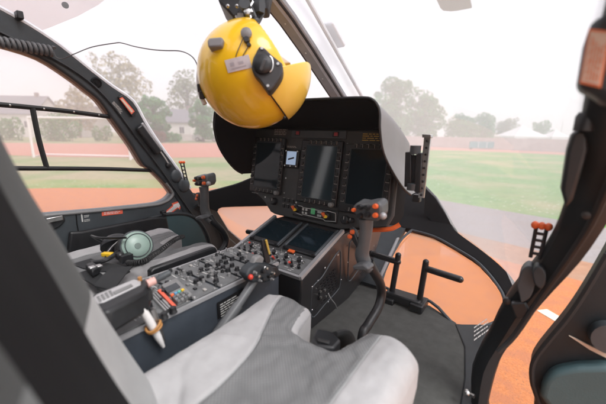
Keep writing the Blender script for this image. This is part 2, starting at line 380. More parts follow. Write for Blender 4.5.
# ------------------------------------------------------------------ windshield
def resamp(c, n):
    L = [0]
    for a, b in zip(c, c[1:]): L.append(L[-1]+(b-a).length)
    out = []
    for i in range(n):
        t = L[-1]*i/(n-1); k = max(j for j in range(len(L)) if L[j] <= t+1e-9); k = min(k, len(c)-2)
        out.append(c[k].lerp(c[k+1], (t-L[k])/max(1e-9, L[k+1]-L[k])))
    return out
NS = 25
sideR = resamp([l.lerp(r, .3)+V((0,.03,0)) for l, r in list(zip(LL, RR))[10:]], NS)
sideL = resamp([X(a, b, PX-.03) for a, b in [(207,222),(190,195),(170,170),(150,140),(126,108),(100,84),(60,54),(0,18),(-40,0),(-60,-40)]], NS)
cenC = resamp(curve([(0,1.83,1.255),(0,1.56,1.44),(0,1.18,1.675),(0,.755,1.925),(0,.35,2.06)], 6), NS)
def barpt(x):
    x = abs(x)
    for (x0, y0), (x1, y1) in zip(bar_up, bar_up[1:]):
        if x <= x1: f = (x-x0)/(x1-x0); return y0+(y1-y0)*f
    return bar_up[-1][1]
def wsP(s, t):
    p = wsQ(s, t); k = sm01(.0, .26, t)
    if k < 1:
        x = s*.74; y = barpt(x); b = V((x, y, zc(y)+.004)); p = b.lerp(p, k)
    return p
def wsQ(s, t):
    sideC = sideR if s > 0 else sideL; i = t*(NS-1); k = min(int(i), NS-2); f = i-k
    S_ = sideC[k].lerp(sideC[k+1], f); Cc = cenC[k].lerp(cenC[k+1], f); w = abs(s)**2.3
    return V((abs(s)*S_.x, Cc.y*(1-w)+S_.y*w, Cc.z*(1-w)+S_.z*w))
for s in (-1, 1):
    m = MB(); m.grid(lambda u, v: wsP(s*(.02+.98*u), v), 20, 24); m.build('windshield', WSCREEN if s > 0 else WSCREENL, heli, ang=180)
# centre post
rings = []
for i in range(13):
    p = wsP(0, .12+.88*i/12); q = wsP(0, min(1, .12+.88*i/12+.02)); T = (q-p).normalized() if i < 12 else T
    nrm = V((1,0,0)).cross(T).normalized(); nrm = nrm if nrm.z < 0 else -nrm
    a = V((1,0,0)); w = .029; h = .028
    o = p+nrm*.004
    rings.append([o-a*w, o-a*w+nrm*h*.4, o-a*w*.55+nrm*h, o+a*w*.55+nrm*h, o+a*w+nrm*h*.4, o+a*w])
m = MB(); m.loft(rings); post = m.build('centre_post', POSTG, heli, ang=25)
m = MB(); m.tube([r[1]*.5+r[2]*.5 for r in rings], .0055, 6); m.tube([r[4]*.6+r[3]*.4 for r in rings], .004, 6); m.build('post_seam', BLACK, post)
m = MB()
for i in range(2, 12, 1):
    r = rings[i]; m.ball((r[2]+r[3])/2, .0035, nu=8, nv=5)
m.build('rivet_row', STEEL, post)
# outside wiper along the post
m = MB(); off = V((.075, .02, .03))
m.tube([wsP(0,.16)+off, wsP(0,.8)+off], .007, 8); wp = m.build('wiper', TRIM, heli)
m = MB(); c = wsP(0,.62)+off; T = (wsP(0,.66)-wsP(0,.58)).normalized(); m.box(c+V((0,.0,.012)), (.1,.035,.02), (T, V((1,0,0)), T.cross(V((1,0,0))))); m.build('wiper_arm', TRIM, wp, bevel=.006)
# pale shade in the roof by the far pillar
SHADE = glass('roof_shade_film', .5, (.70,.67,.69), .55, .02)
m = MB(); sp = [X(112,-6,-.70), X(98,5,-.705), X(78,16,-.71), X(46,29,-.72), X(30,34,-.72), X(-25,20,-.72), X(-30,-40,-.70), X(80,-45,-.69)]
m.add(sp, [list(range(len(sp)))]); sh = m.build('roof_shade', SHADE, heli)
m = MB(); m.lathe([(0,-.004),(.009,-.004),(.010,.004),(0,.006)], X(65,5,-.69), (1,0,-.3)); m.build('stud', BLACK, sh)
# roof and cabin behind the seats
m = MB(); m.prism([(-.66,-.1,2.02),(-.5,-.05,2.06),(0,-.02,2.08),(.5,-.05,2.06),(.66,-.1,2.02),(.68,-1.3,2.02),(-.68,-1.3,2.02)], (0,0,.05)); m.build('roof', ALU, heli)
m = MB(); m.box((0,-1.25,1.45),(1.36,.04,1.2)); m.build('bulkhead', GREYD, heli, bevel=.01)
m = MB(); m.prism([(-.68,y,z) for y,z in [(-1.25,.88),(-.14,.88),(-.27,2.0),(-1.25,2.0)]], (-.04,0,0)); m.build('cabin_side', GREYD, heli, bevel=.01)  # front edge shaped to open the slot mirrored in the centre display
m = MB(); m.prism([(-.68,y,z) for y,z in [(.03,.88),(.17,.88),(.10,2.0),(-.11,2.0)]], (-.04,0,0)); m.build('streak_mask', GREYD, heli, bevel=.01)  # added out of view; bounds the bright slot mirrored in the centre display

# ------------------------------------------------------------------ far door (closed)
DX = -.645
m = MB()
top = [(-60,224),(0,219),(60,213.5),(110,209),(152,204.5),(163,202),(170,198),(173,192),(166,182)]
bot = [(177,196),(190,212),(205,232),(225,262),(228,300),(100,330),(-60,340)]
m.prism([X(a, b, DX) for a, b in curve([(a, b, 0) for a, b in top], 3) for _ in [0]] if False else [X(p.x, p.y, DX) for p in curve([(a, b, 0) for a, b in top], 3)]+[X(a, b, DX) for a, b in bot], (-.05,0,0))
door = m.build('door', GREYD, heli, bevel=.006, seg=3); door['label'] = 'closed far door with red sticker, arrow placard and sliding window bars'
m = MB(); m.tube([X(p.x, p.y+.8, DX+.001) for p in curve([(a, b, 0) for a, b in top], 3)], .0055, 8); m.build('sill_trim', HOODG, door)
m = MB(); m.tube([X(76,213,DX+.001), X(77,224,DX+.001), X(80,240,DX+.001)], .0022, 6); m.build('panel_seam', LINER, door)
def bar(pts, w, x, name):
    m = MB(); m.tube(curve([X(a, b, x) for a, b in pts], 4), w, 8, flat=.8); return m.build(name, RUB, door)
bar([(-40,101),(0,104.5),(30,107.3),(70,111.5),(113,117.3)], .0085, -.66, 'window_bar')
bar([(-40,167.5),(20,168.3),(60,168.5),(110,169),(154,170.5)], .0085, -.66, 'window_bar')
bar([(32.5,108),(39,140),(47,168.5)], .0085, -.66, 'window_bar')
m = MB()
for p in [(10,105.2),(44,108.7),(74,111.8),(99,115)]: m.ball(X(*p,-.653), .0035, nu=8, nv=5)
m.build('rivet_row', STEEL, door)
m = MB(); P = [(-60,215),(-60,20),(0,44),(40,58),(70,77),(88,91),(100,101),(113,119),(133,147),(152,170),(166,184),(174,193),(168,200),(160,204),(110,209),(60,213.5)]
m.add([X(a, b, -.672) for a, b in P], [list(range(len(P)))]); m.build('window_pane', WINDOW, door)
m = MB(); P = [(101.5,209.6),(122.5,207.8),(122.6,213.6),(101.8,216)]
m.prism([X(a, b, DX+.0005) for a, b in P], (.0012,0,0)); st = m.build('sticker', STICK, door, fix=True)
q = X(104,210.8,DX+.002); e = X(121,209.2,DX+.002)-q; f = X(104,215,DX+.002)-q
m = MB(); words(m, q, e, -f, e.length, 3, f.length*.33, .4, fill=1.0); m.build('print', WHITE, st)
m = MB(); P = [(161,215.5),(172.5,205.2),(171.5,203.5),(183.5,199.2),(179.5,209.8),(178,208),(165,218.2)]
m.prism([X(a, b, DX+.0005) for a, b in P], (.0012,0,0)); ar = m.build('arrow_placard', STICK, door)
cx_, cy_ = 172, 209
m = MB(); P2 = [(162.8,215.3),(173.4,206.2),(173,204.8),(181.8,201.3),(178.8,208.2),(177.6,207),(165.4,216.5)]
m.prism([X(a, b, DX+.0019) for a, b in P2], (.0006,0,0)); m.build('arrow_face', WHITE, ar)
q = X(165.5,213.2,DX+.0027); e = X(176,204.8,DX+.0027)-q
m = MB(); words(m, q, e, V((1,0,0)).cross(e.normalized()), e.length, 2, .006, .35, fill=1.0); m.build('print', MARKD, ar)
# marking "1" with small print
def text_mesh(s, size):
    cu = bpy.data.curves.new('t', 'FONT'); cu.body = s; cu.size = size; cu.extrude = .0003
    o = bpy.data.objects.new('t', cu); COL.objects.link(o)
    dg = bpy.context.evaluated_depsgraph_get(); me = bpy.data.meshes.new_from_object(o.evaluated_get(dg))
    vs = [v.co.copy() for v in me.vertices]; fs = [list(p.vertices) for p in me.polygons]
    bpy.data.objects.remove(o); bpy.data.curves.remove(cu); bpy.data.meshes.remove(me); return vs, fs
def put_text(mb, s, size, o, ux, uy):
    ux = V(ux).normalized(); n = ux.cross(V(uy)).normalized(); uy = n.cross(ux)
    vs, fs = text_mesh(s, size); mb.add([V(o)+ux*v.x+uy*v.y+n*v.z for v in vs], fs); return mb
m = MB(); put_text(m, '1', .045, X(79,222.5,DX+.001), (0,1,0), (0,0,1))
words(m, X(84,215.2,DX+.001), V((0,1,-.03)), V((0,0,1)), .02, 2, .005, .45); words(m, X(84,219.5,DX+.001), V((0,1,-.03)), V((0,0,1)), .026, 2, .005, .45)
m.build('marking', MARK, door)
# handle recess, pull, pocket
m = MB(); P = [(40,226),(44,216.5),(63,214.6),(65,220),(60,226),(50,231)]
m.prism([X(a, b, DX+.001) for a, b in P], (.006,0,0)); hr = m.build('handle_recess', BLACK, door, bevel=.003)
m = MB(); dombox(m, X(46,220.8,DX+.008), X(62.5,217.6,DX+.008), .017, .006, (1,0,0)); m.build('handle', STEEL, hr, bevel=.002)
m = MB(); P = [(68,231),(80,230.5),(150,217),(165,216),(168,232),(72,262),(66,250)]
m.prism([X(a, b, DX+.002) for a, b in P], (.018,0,0)); m.build('arm_rest', BLACK, door, bevel=.008, seg=3)
m = MB(); P = curve([(a, b, 0) for a, b in [(148,220),(165,216),(185,215.5),(196,222),(204,236),(206,252),(190,262),(150,255),(140,236)]], 3)
m.prism([X(p.x, p.y, DX+.002) for p in P], (.006,0,0)); pk = m.build('pocket', TEAL, door, bevel=.004)
P = [(148,219),(165,214.5),(186,214),(199,221),(208,236),(211,252)]
m = MB(); m.tube(curve([X(a, b, DX+.006) for a, b in P], 5), .008, 8); m.build('pocket_rim', CHAR, pk)
m = MB(); P = [(196,206),(208,214),(219,228),(225,246),(224,262)]
m.tube(curve([X(a, b, -.625) for a, b in P], 5), .013, 8, flat=.6); m.build('frame_tube', BLACK, door)

# ------------------------------------------------------------------ near door, swung open
m = MB()
oy = .93
def ND(px, py, dy=0): return onp(px, py, (.9, oy+dy, 1.1), (.25, -1, 0))
edge = [(640,190),(606,252),(585,288),(567,315),(548,338),(537,352),(531,364),(531,380),(536,396),(546,425),(680,440),(680,190)]
P = [(p.x, p.y) for p in curve([(a, b, 0) for a, b in edge], 3)]
m.prism([ND(*p) for p in P], (0,.05,0)); nd = m.build('door', DARKP, heli, bevel=.008, seg=3); nd['label'] = 'near door standing open, dark panel with teal pocket'
m = MB(); m.tube([ND(p.x, p.y, -.006) for p in curve([(a+1.5, b+2, 0) for a, b in edge[1:10]], 4)], .006, 8); m.build('door_seal', RUB, nd)
P = curve([(a, b, 0) for a, b in [(540,398),(543,384),(552,374),(568,369),(590,367),(625,372),(640,420),(560,425)]], 3)
m = MB(); m.prism([ND(p.x, p.y, -.03) for p in P], (0,.04,0)); m.build('pocket', TEAL, nd, bevel=.014, seg=4)
m = MB(); m.lathe([(0,-.01),(.03,-.01),(.034,.0),(.034,.02),(0,.02)], ND(607,335,-.01), (.2,-1,0)); m.build('speaker', GREYD, nd)
m = MB(); m.prism([ND(*p, -.008) for p in [(569,336),(576,339),(612,357),(612,361),(590,350)]], (0,.004,0)); m.build('ground_gap_strip', PAPER, nd)  # cream strip added to imitate bright ground seen through a gap
# overhead hook
HD = .85
m = MB()
def dd(px, py, d=HD): return D(px, py, d)
m.prism([dd(*p, .80) for p in [(214,-12),(219,2),(226,9),(233,17),(237,16.5),(243,8),(246,-2),(250,-12)]], FW*.08)
hk = m.build('helmet_hook', BLACK, heli, bevel=.005)
m = MB(); m.tube([dd(252,26,.79), dd(262,10,.80), dd(270,-6,.82)], .007, 8); m.tube([dd(240,12,.78), dd(252,22,.78)], .006, 8); m.tube([dd(250,4,.78), dd(258,24,.78)], .005, 8)
m.ball(dd(250,15,.78), .011); m.ball(dd(256,21,.78), .009); m.box(dd(259,6,.78), (.02,.02,.03)); m.lathe([(0,0),(.013,0),(.013,.02),(0,.02)], dd(246,8,.77), FW*-1)
m.tube([dd(262,2,.8), dd(263,14,.79), dd(259,22,.79)], .004, 6)
m.build('hook_clamp', GREYD, hk)
m = MB(); m.prism([dd(*p, .80) for p in [(256,-10),(257,4),(262,10),(268,9),(271,-10)]], FW*.04); m.build('latch_block', BLACK, hk, bevel=.004)
m = MB(); m.tube(curve([dd(236,16,.775), dd(241,21,.77), dd(247,20,.77), dd(251,26,.775)], 4), .0032, 6); m.tube([dd(243,-4,.775), dd(252,13,.77)], .0045, 8); m.tube(curve([dd(253,2,.77), dd(249,10,.765), dd(251,18,.765)], 4), .003, 6); m.lathe([(0,0),(.008,0),(.008,.012),(.004,.014),(0,.014)], dd(248,14,.765), FW*-1, 12); m.build('steel_link', STEEL, hk)
m = MB(); m.box(dd(241,18,.77), (.016,.012,.02), (RT, FW, UP)); m.build('pulley_block', HOODG, hk, bevel=.002)
m = MB()
for p in [(237,6),(243,11),(228,6),(256,2)]: m.ball(dd(*p, .785), .005, nu=8, nv=6)
m.build('bolt_row', STEEL, hk)

# ================================================================== INSTRUMENT PANEL
T9 = rad(9); PU = V((0, math.sin(T9), math.cos(T9))); PN = V((0, -math.cos(T9), math.sin(T9))); PO = V((0, 1.0, 1.4)); PXv = V((1,0,0))
def pp(x, v, w=0): return PO+PXv*x+PU*v+PN*w
AX = (PXv, PU, PN)
ip = thing('instrument_panel', 'wide grey instrument panel with three dark displays under a deep black hood', 'instrument panel', (0, 1.0, 1.2))
m = MB()
outl = [(-.345,.165),(-.345,-.085),(-.335,-.10),(-.275,-.128),(-.25,-.145),(-.215,-.178),(-.19,-.184),(.117,-.19),(.174,-.175),(.29,-.15),(.306,-.11),(.296,.165)]
m.prism([pp(x, v) for x, v in outl], -PN*.02); plate = m.build('panel_plate', PANEL, ip, bevel=.006, seg=3)
m = MB()
for x, v in [(-.34,-.05),(-.34,.05),(-.15,-.03),(-.15,-.09),(-.085,-.12),(.108,.0),(.108,-.1),(.11,.115),(-.25,-.12),(.2,-.155)]: m.lathe([(0,0),(.004,0),(.0035,.0015),(0,.0015)], pp(x, v, .0005), PN, 8)
m.build('screw_row', STEEL, plate)
# body behind the plate
m = MB(); m.prism([pp(x*.93, min(v, .12), -.022) for x, v in outl], V((0,.15,-.03))); m.build('panel_box', LINER, ip)
# hood
rimR = [(.352,1.0,1.365),(.345,.95,1.39),(.332,.89,1.44),(.318,.84,1.50),(.312,.82,1.56),(.309,.82,1.60),(.302,.82,1.622),(.287,.82,1.638),(.262,.815,1.645),(.15,.81,1.647),(0,.81,1.648)]
rim = [V(p) for p in rimR]+[V((-x-.055*min(1,x/.25), y, z)) for x, y, z in rimR[::-1][1:]]
rim = curve(rim, 4)
frontr = []
for i, p in enumerate(rim):
    zt = 1.35+(p.z-1.365)*(.185/.283); frontr.append(V((p.x*.96, max(1.12, p.y+.14), zt+.01)))
cen = V((0,0,1.5))
def shr(r, k): return [V((p.x-math.copysign(k*min(1, abs(p.x)/.25), p.x), p.y+.001, p.z-k*(1 if p.z > 1.55 else 0))) for p in r]
m = MB()
midr = [a.lerp(b, .5)+V((0,0,.012 if a.z > 1.55 else 0)) for a, b in zip(rim, frontr)]
m.loft([rim, [a.lerp(b,.25)+V((0,0,.008 if a.z > 1.55 else 0)) for a, b in zip(rim, frontr)], midr, [a.lerp(b,.75)+V((0,0,.009 if a.z > 1.55 else 0)) for a, b in zip(rim, frontr)], frontr], closed=False)
hood = m.build('glareshield', HOODG, ip, ang=60)
m = MB(); m.loft([shr(rim, .005), shr(midr, .007), shr(frontr, .007)], closed=False); m.build('hood_lining', LINER, hood, ang=60)
m = MB(); m.tube(rim, .0035, 6); m.build('hood_lip', BLACK, hood)
# closing face behind the hood, above the plate
m = MB(); m.prism([pp(-.345,.13,-.012), pp(.30,.13,-.012), pp(.285,.175,-.012), pp(-.33,.175,-.012)], V((0,.01,0))); m.build('hood_back', LINER, ip)

scr_objs = []
def display(x0, x1, v0, v1, sx0, sx1, sv0, sv1, lab):
    m = MB(); m.box(pp((x0+x1)/2, (v0+v1)/2, .008), (x1-x0, v1-v0, .016), AX); d = m.build('display', BLACK, ip, bevel=.004); d['label'] = lab
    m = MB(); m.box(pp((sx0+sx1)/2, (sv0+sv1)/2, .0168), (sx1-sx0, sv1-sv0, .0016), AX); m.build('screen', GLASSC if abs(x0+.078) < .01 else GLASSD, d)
    m = MB()
    for a, b, c, e in ((sx0-.003,sx1+.003,sv1,sv1+.003),(sx0-.003,sx1+.003,sv0-.003,sv0),(sx0-.003,sx0,sv0,sv1),(sx1,sx1+.003,sv0,sv1)): m.box(pp((a+b)/2,(c+e)/2,.017), (b-a,e-c,.004), AX)
    m.build('screen_rim', CHAR, d)
    # keys
    def key(x, v, horiz):
        k = MB(); w, h = (.0125,.011); k.box(pp(x, v, .019), (w, h, .008), AX); ko = k.build('key', BLACK, d, bevel=.0015)
        return ko
    marks = MB()
    n = 6
    for i in range(n):
        x = sx0+(sx1-sx0)*(i+.5)/n
        for v, s in ((sv1+(v1-sv1)*.55, 1), (sv0-(sv0-v0)*.55, -1)):
            key(x, v, True); marks.box(pp(x+.0068, v, .0172), (.0014,.011,.002), AX); marks.box(pp(x+.003, v+.006*s, .0172), (.009,.0013,.002), AX)
    n = 7
    for i in range(n):
        v = sv0+(sv1-sv0)*(i+.5)/n
        for x, s in ((sx0-(sx0-x0)*.5, -1), (sx1+(x1-sx1)*.5, 1)):
            key(x, v, False); marks.box(pp(x, v-.0078, .0172), (.012,.0014,.002), AX); marks.box(pp(x-.006*s, v-.004, .0172), (.0013,.007,.002), AX)
    marks.build('key_marks', MARKD, d)
    k = MB(); k.lathe([(0,0),(.009,0),(.0085,.014),(.006,.016),(0,.016)], pp(sx1+.004, v0+.008, .016), PN); k.build('knob', HOODG, d)
display(-.333,-.163,-.102,.128,-.310,-.178,-.076,.106,'dark display nearest the far pillar')
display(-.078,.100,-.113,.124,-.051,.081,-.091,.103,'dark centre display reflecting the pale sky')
display(.111,.292,-.123,.116,.138,.268,-.092,.098,'dark display partly behind the hood edge')
m = MB(); m.box(pp(-.124,.049,.006), (.068,.072,.012), AX); sb = m.build('standby_display', BLACK, ip, bevel=.004)
m = MB(); m.box(pp(-.124,.051,.0128), (.046,.052,.0016), AX); m.build('screen', LCD, sb)
m = MB()
m.box(pp(-.124,.049,.0139), (.03,.006,.0006), (V((.9,0,0))+PU*.25, PU-PXv*.25, PN)); m.build('attitude_line', BLACK, sb)
m = MB()
for x, v in ((-.152,.078),(-.096,.078),(-.152,.02),(-.096,.02),(-.124,.0195)): m.lathe([(0,0),(.003,0),(.003,.003),(0,.003)], pp(x, v, .012), PN, 8)
m.build('knob_row', STEEL, sb)
m = MB(); m.box(pp(-.018,.146,.004), (.245,.03,.008), AX); wpn = m.build('warning_strip', GREYD, ip, bevel=.003)
for x, v in ((-.109,.149),(.063,.147)):
    m = MB(); m.box(pp(x, v, .0095), (.026,.018,.004), AX); wl = m.build('warning_light', BLACK, wpn, bevel=.002)
    m = MB(); m.box(pp(x+.003, v, .0125), (.014,.012,.003), AX); m.build('lens', REDPAD, wl)
m = MB(); words(m, pp(-.235,.166,.001), PXv, PU, .085, 4, .0065, .4); m.build('print', MARKD, plate)
m = MB(); words(m, pp(.165,.155,.001), PXv, PU, .1, 4, .007, .4); m.build('print', MARKY, plate)
# reconfiguration panel with white outline
m = MB(); m.box(pp(.008,-.148,.004), (.2,.046,.008), AX); rp = m.build('selector_panel', BLACK, ip, bevel=.003)
m = MB()
lp = [(-.088,-.130),(-.05,-.130),(-.045,-.134),(.06,-.134),(.066,-.130),(.1,-.133),(.104,-.163),(.06,-.168),(.052,-.163),(-.04,-.16),(-.046,-.164),(-.086,-.158)]
m.tube([pp(x, v, .009) for x, v in lp+[lp[0]]], .0012, 5); m.build('outline', MARK, rp)
for x, v in ((-.074,-.143),(.066,-.147)):
    m = MB(); m.lathe([(0,0),(.015,0),(.014,.012),(.011,.015),(0,.015)], pp(x, v, .008), PN); kn = m.build('selector_knob', BLACK, rp)
    m = MB(); m.prism([pp(x-.016, v+.008, .024), pp(x-.004, v+.012, .024), pp(x+.003, v+.001, .024), pp(x-.003, v-.006, .024)], PN*.005); m.build('knob_flag', ORANGE, kn)
    m = MB(); m.prism([pp(x+.003, v+.004, .024), pp(x+.012, v+.0, .024), pp(x+.01, v-.007, .024), pp(x-.001, v-.009, .024)], PN*.005); m.build('knob_flag', YELC, kn)
m = MB(); m.box(pp(.003,-.141,.0085), (.018,.022,.003), AX); m.build('lcd', LCDG, rp)
for x in (-.04,-.025,.03,.04):
    for v in (-.14,-.153):
        m = MB(); m.box(pp(x, v, .0105), (.009,.008,.005), AX); m.build('switch', STEEL, rp)
for x, v, r in ((-.197,-.13,.015),(.14,-.15,.016),(.165,-.148,.01)):
    m = MB(); m.lathe([(0,0),(r,0),(r*.95,.014),(r*.7,.018),(0,.018)], pp(x, v, 0), PN); kk = m.build('knob', BLACK, ip)
    m = MB(); m.box(pp(x, v+r*.45, .0185), (.0015, r*.7, .001), AX); m.build('pointer', MARK, kk)
for i in range(3):
    for j in range(2):
        m = MB(); m.box(pp(-.147+.022*i, -.118-.024*j, .003), (.013,.013,.006), AX); m.build('push_button', BLACK, ip, bevel=.001)
m = MB()
for i in range(3):
    for j in range(2): words(m, pp(-.153+.022*i, -.108-.024*j, .0006), PXv, PU, .012, 1, .003, .5)
words(m, pp(-.33,-.108,.0006), PXv, PU, .05, 1, .004); words(m, pp(-.16,.10,.0006), PXv, PU, .06, 2, .004)
m.build('print', MARKD, plate)
# orange ground reflection, painted on as a tube under the panel's right side
m = MB(); m.tube(curve([pp(.23,-.172,-.03), pp(.29,-.158,-.035), pp(.318,-.138,-.045)], 5), .009, 8, flat=.7); m.build('orange_reflection', ORANGE, ip)

# device mount beside the hood
dm = thing('device_mount', 'black holder with riveted steel rail clamped to the hood beside the windshield', 'mount', (.40,.86,1.38))
m = MB(); m.prism([Y(*p, .85) for p in [(405,152),(411,152),(411,187),(404,187)]], (0,.03,0)); m.prism([Y(*p, .85) for p in [(416,153),(422,153),(420,193),(414,192)]], (0,.03,0))
m.prism([Y(*p, .862) for p in [(410,155),(417,155),(416,186),(409,185)]], (0,.012,0)); fr = m.build('holder', BLACK, dm, bevel=.002)
m = MB(); m.lathe([(0,0),(.014,0),(.014,.022),(0,.022)], Y(415,154,.86), (0,0,1)); m.build('roller', GREYD, dm)
m = MB(); m.lathe([(0,0),(.014,0),(.015,.018),(0,.02)], Y(412,190,.86), (0,0,1)); m.build('roller', GREYD, dm)
m = MB(); m.prism([Y(*p, .865) for p in [(424,136),(431,136),(424,198),(418,198)]], (0,.006,0)); m.prism([Y(*p, .86) for p in [(422,134),(431,134.5),(431,138),(422,137.5)]], (0,.02,0)); rl_ = m.build('rail', STEEL, dm, bevel=.001)
m = MB()
for k in range(9):
    a = k/8; m.lathe([(0,0),(.0035,0),(.003,.003),(0,.003)], Y(427.2-6*a, 141+54*a, .8645), (0,-1,0), 8)
m.build('rivet_row', BLACK, rl_)
m = MB(); m.box(Y(417,198,.88), (.02,.02,.02)); m.build('clamp', BLACK, dm, bevel=.002)

# ================================================================== CENTRE CONSOLE
cc = thing('centre_console', 'long centre console of radio panels and knobs between the two seats', 'console', (0,.4,.88))
CZ = 1.186
m = MB(); m.prism([(-.097,-.05,CZ-.004),(-.097,.665,CZ-.004),(.095,.665,CZ-.004),(.095,-.05,CZ-.004)], (0,0,-.31)); body = m.build('console_body', SLATE, cc, bevel=.004)
m = MB(); m.box((.0955,.3,CZ-.0055), (.006,.72,.009)); m.box((-.0975,.3,CZ-.0055), (.006,.72,.009)); m.build('edge_strip', ALU, body)
# radio panels
def face(y0, y1, x0=-.092, x1=.09, mt=RADIO, h=.004):
    m = MB(); m.box(((x0+x1)/2,(y0+y1)/2,CZ+h/2-.003), (x1-x0, y1-y0-.003, h)); return m.build('radio_panel', mt, cc, bevel=.0012)
rows = [(-.02,.10),(.105,.20),(.205,.285),(.29,.375),(.38,.45),(.455,.52),(.525,.59),(.595,.66)]
faces = [face(a, b) for a, b in rows]
def which(y):
    for (a, b), o in zip(rows, faces):
        if a <= y < b+.005: return o
    return faces[-1]
KN = []
def cknob(px, py, r=.0066, h=.011, mt=BLACK):
    p = Z(px, py, CZ+.006); KN.append((p.x, p.y)); m = MB(); m.lathe([(0,0),(r*1.2,0),(r*1.1,.003),(r,.004),(r*.92,h),(r*.7,h+.001),(0,h+.001)], (p.x, p.y, CZ-.001), (0,0,1), 14)
    o = which(p.y); k = m.build('knob', mt, o); return k
for p in [(196,281),(201.6,278),(190,273),(207,265),(218,264),(226,262),(223,267),(232,265),(228,269.6),(237,268.6),(239,254),(201,269.5),(216,280),(241.7,258),(232,258.5),(224,257),(247,262)]: cknob(*p)
for p in [(199,283.5),(184,271),(188,277.5),(212,272),(246,256.5),(235,256),(229,274)]: cknob(*p, .005, .009, HOODG)
# push buttons
for i in range(4):
    for j in range(3):
        p = Z(207+3.6*i+2.4*j, 270.5-1.6*i+2.6*j, CZ); m = MB(); m.box((p.x, p.y, CZ+.002), (.009,.009,.005)); m.build('push_button', HOODG if (i+j) % 3 else BLACK, which(p.y), bevel=.001)
# display and keypad unit
def quadbox(mb, P, z, h): mb.prism([Z(a, b, z) for a, b in P], (0,0,h)); return mb
m = MB(); quadbox(m, [(161.3,288.5),(177,281.5),(192.5,297.7),(177.5,306.6)], CZ, .01); ku = m.build('keypad_unit', HOODG, cc, bevel=.002)
m = MB(); quadbox(m, [(163.8,288.5),(176.2,282.8),(180.5,287.3),(168,293.5)], CZ+.0102, .001); m.build('screen', GLASSD, ku)
a0, a1, b0 = Z(169.5,295.5,CZ+.011), Z(183.2,288.8,CZ+.011), Z(178,303.6,CZ+.011)
cols = [ORANGE, mat('key_blue',(.1,.3,.5),.5), mat('key_teal',(.1,.42,.36),.5), YELC]
for i in range(4):
    for j in range(4):
        p = a0+(a1-a0)*((i+.5)/4)+(b0-a0)*((j+.5)/4); m = MB(); m.box((p.x, p.y, CZ+.012), (.0075,.007,.005), ((a1-a0).normalized(), (b0-a0).normalized(), V((0,0,1)))); m.build('key', cols[i] if j == 0 else (RADIO if (i+j) % 2 else HOODG), ku, bevel=.001)
m = MB(); quadbox(m, [(157.5,292),(160.5,290.3),(176.2,307),(173.6,308.6)], CZ+.002, .004); m.build('red_strip', STICK, cc)
m = MB()
for k in range(3): quadbox(m, [(150.5+2.2*k,296.6-1.3*k),(151.6+2.2*k,295.9-1.3*k),(166.8+2.2*k,312-1.3*k),(165.6+2.2*k,312.8-1.3*k)], CZ+.002, .005)
m.build('guard_rail', STEEL, cc)
m = MB(); quadbox(m, [(118,316),(139,306.5),(142,310),(121,320)], CZ+.001, .004); m.build('label_strip', mat('strip_olive',(.2,.21,.13),.5), cc)
m = MB()
for k in range(6): quadbox(m, [(114+4.4*k,315.5-2.1*k),(117+4.4*k,314-2.1*k),(118.2+4.4*k,315.8-2.1*k),(115.2+4.4*k,317.3-2.1*k)], CZ+.001, .007)
m.build('button_row', HOODG, cc)
for p in [(149,305.5),(173,309.5),(164,315),(158,317.5)]: cknob(*p, .007, .012)
random.seed(23)
for _ in range(400):
    x = random.uniform(-.082,.08); y = random.uniform(.33,.655)
    if len(KN) > 78: break
    if any(abs(x-a) < .0125 and abs(y-b) < .0125 for a, b in KN): continue
    KN.append((x, y)); o = which(y); kind = random.random(); b = V((x, y, CZ+.001))
    if kind < .45:
        r = random.choice((.0035,.0045,.0052)); m = MB(); m.lathe([(0,0),(r*1.25,0),(r*1.2,.002),(r,.003),(r*.9,.008),(0,.0085)], b, (0,0,1), 10); m.build('knob', random.choice((BLACK, BLACK, HOODG)), o)
    elif kind < .7:
        m = MB(); m.lathe([(0,0),(.0036,0),(.003,.003),(0,.003)], b, (0,0,1), 8); m.tube([b, b+V((0,random.choice((-.004,.004)),.011))], [.0012,.002], 6); m.build('toggle', STEEL, o)
    else:
        m = MB(); m.box(b+V((0,0,.002)), (.009,.007,.004)); m.build('push_button', random.choice((BLACK, HOODG, MARKD)), o, bevel=.001)
# small print and screws over the faces
m = MB(); ms = MB()
for (a, b) in rows:
    for k in range(13):
        x = random.uniform(-.085,.06); y = random.uniform(a+.012, b-.008); words(m, (x, y, CZ+.0012), (1,0,0), (0,1,0), random.uniform(.012,.028), 1, .004, .5)
    for x in (-.086,.084):
        for y in (a+.007, b-.007): ms.lathe([(0,0),(.0035,0),(.003,.0015),(0,.0015)], (x, y, CZ+.0008), (0,0,1), 8)
m.build('print', MARK, cc); ms.build('screw_row', STEEL, cc)
# guard plate with writing on the console side
m = MB(); sx = .0985; P = [(217,303),(246,286.5),(246,300),(218,319)]
m.prism([X(a, b, sx) for a, b in P], (.0015,0,0)); sp_ = m.build('side_placard', LINER, cc)
q = X(220,304,sx+.002); e = X(240,292.5,sx+.002)-q; m = MB(); words(m, q, e, V((1,0,0)).cross(e.normalized()), e.length, 6, .0062, .35, fill=1.0); m.build('print', MARK, sp_)
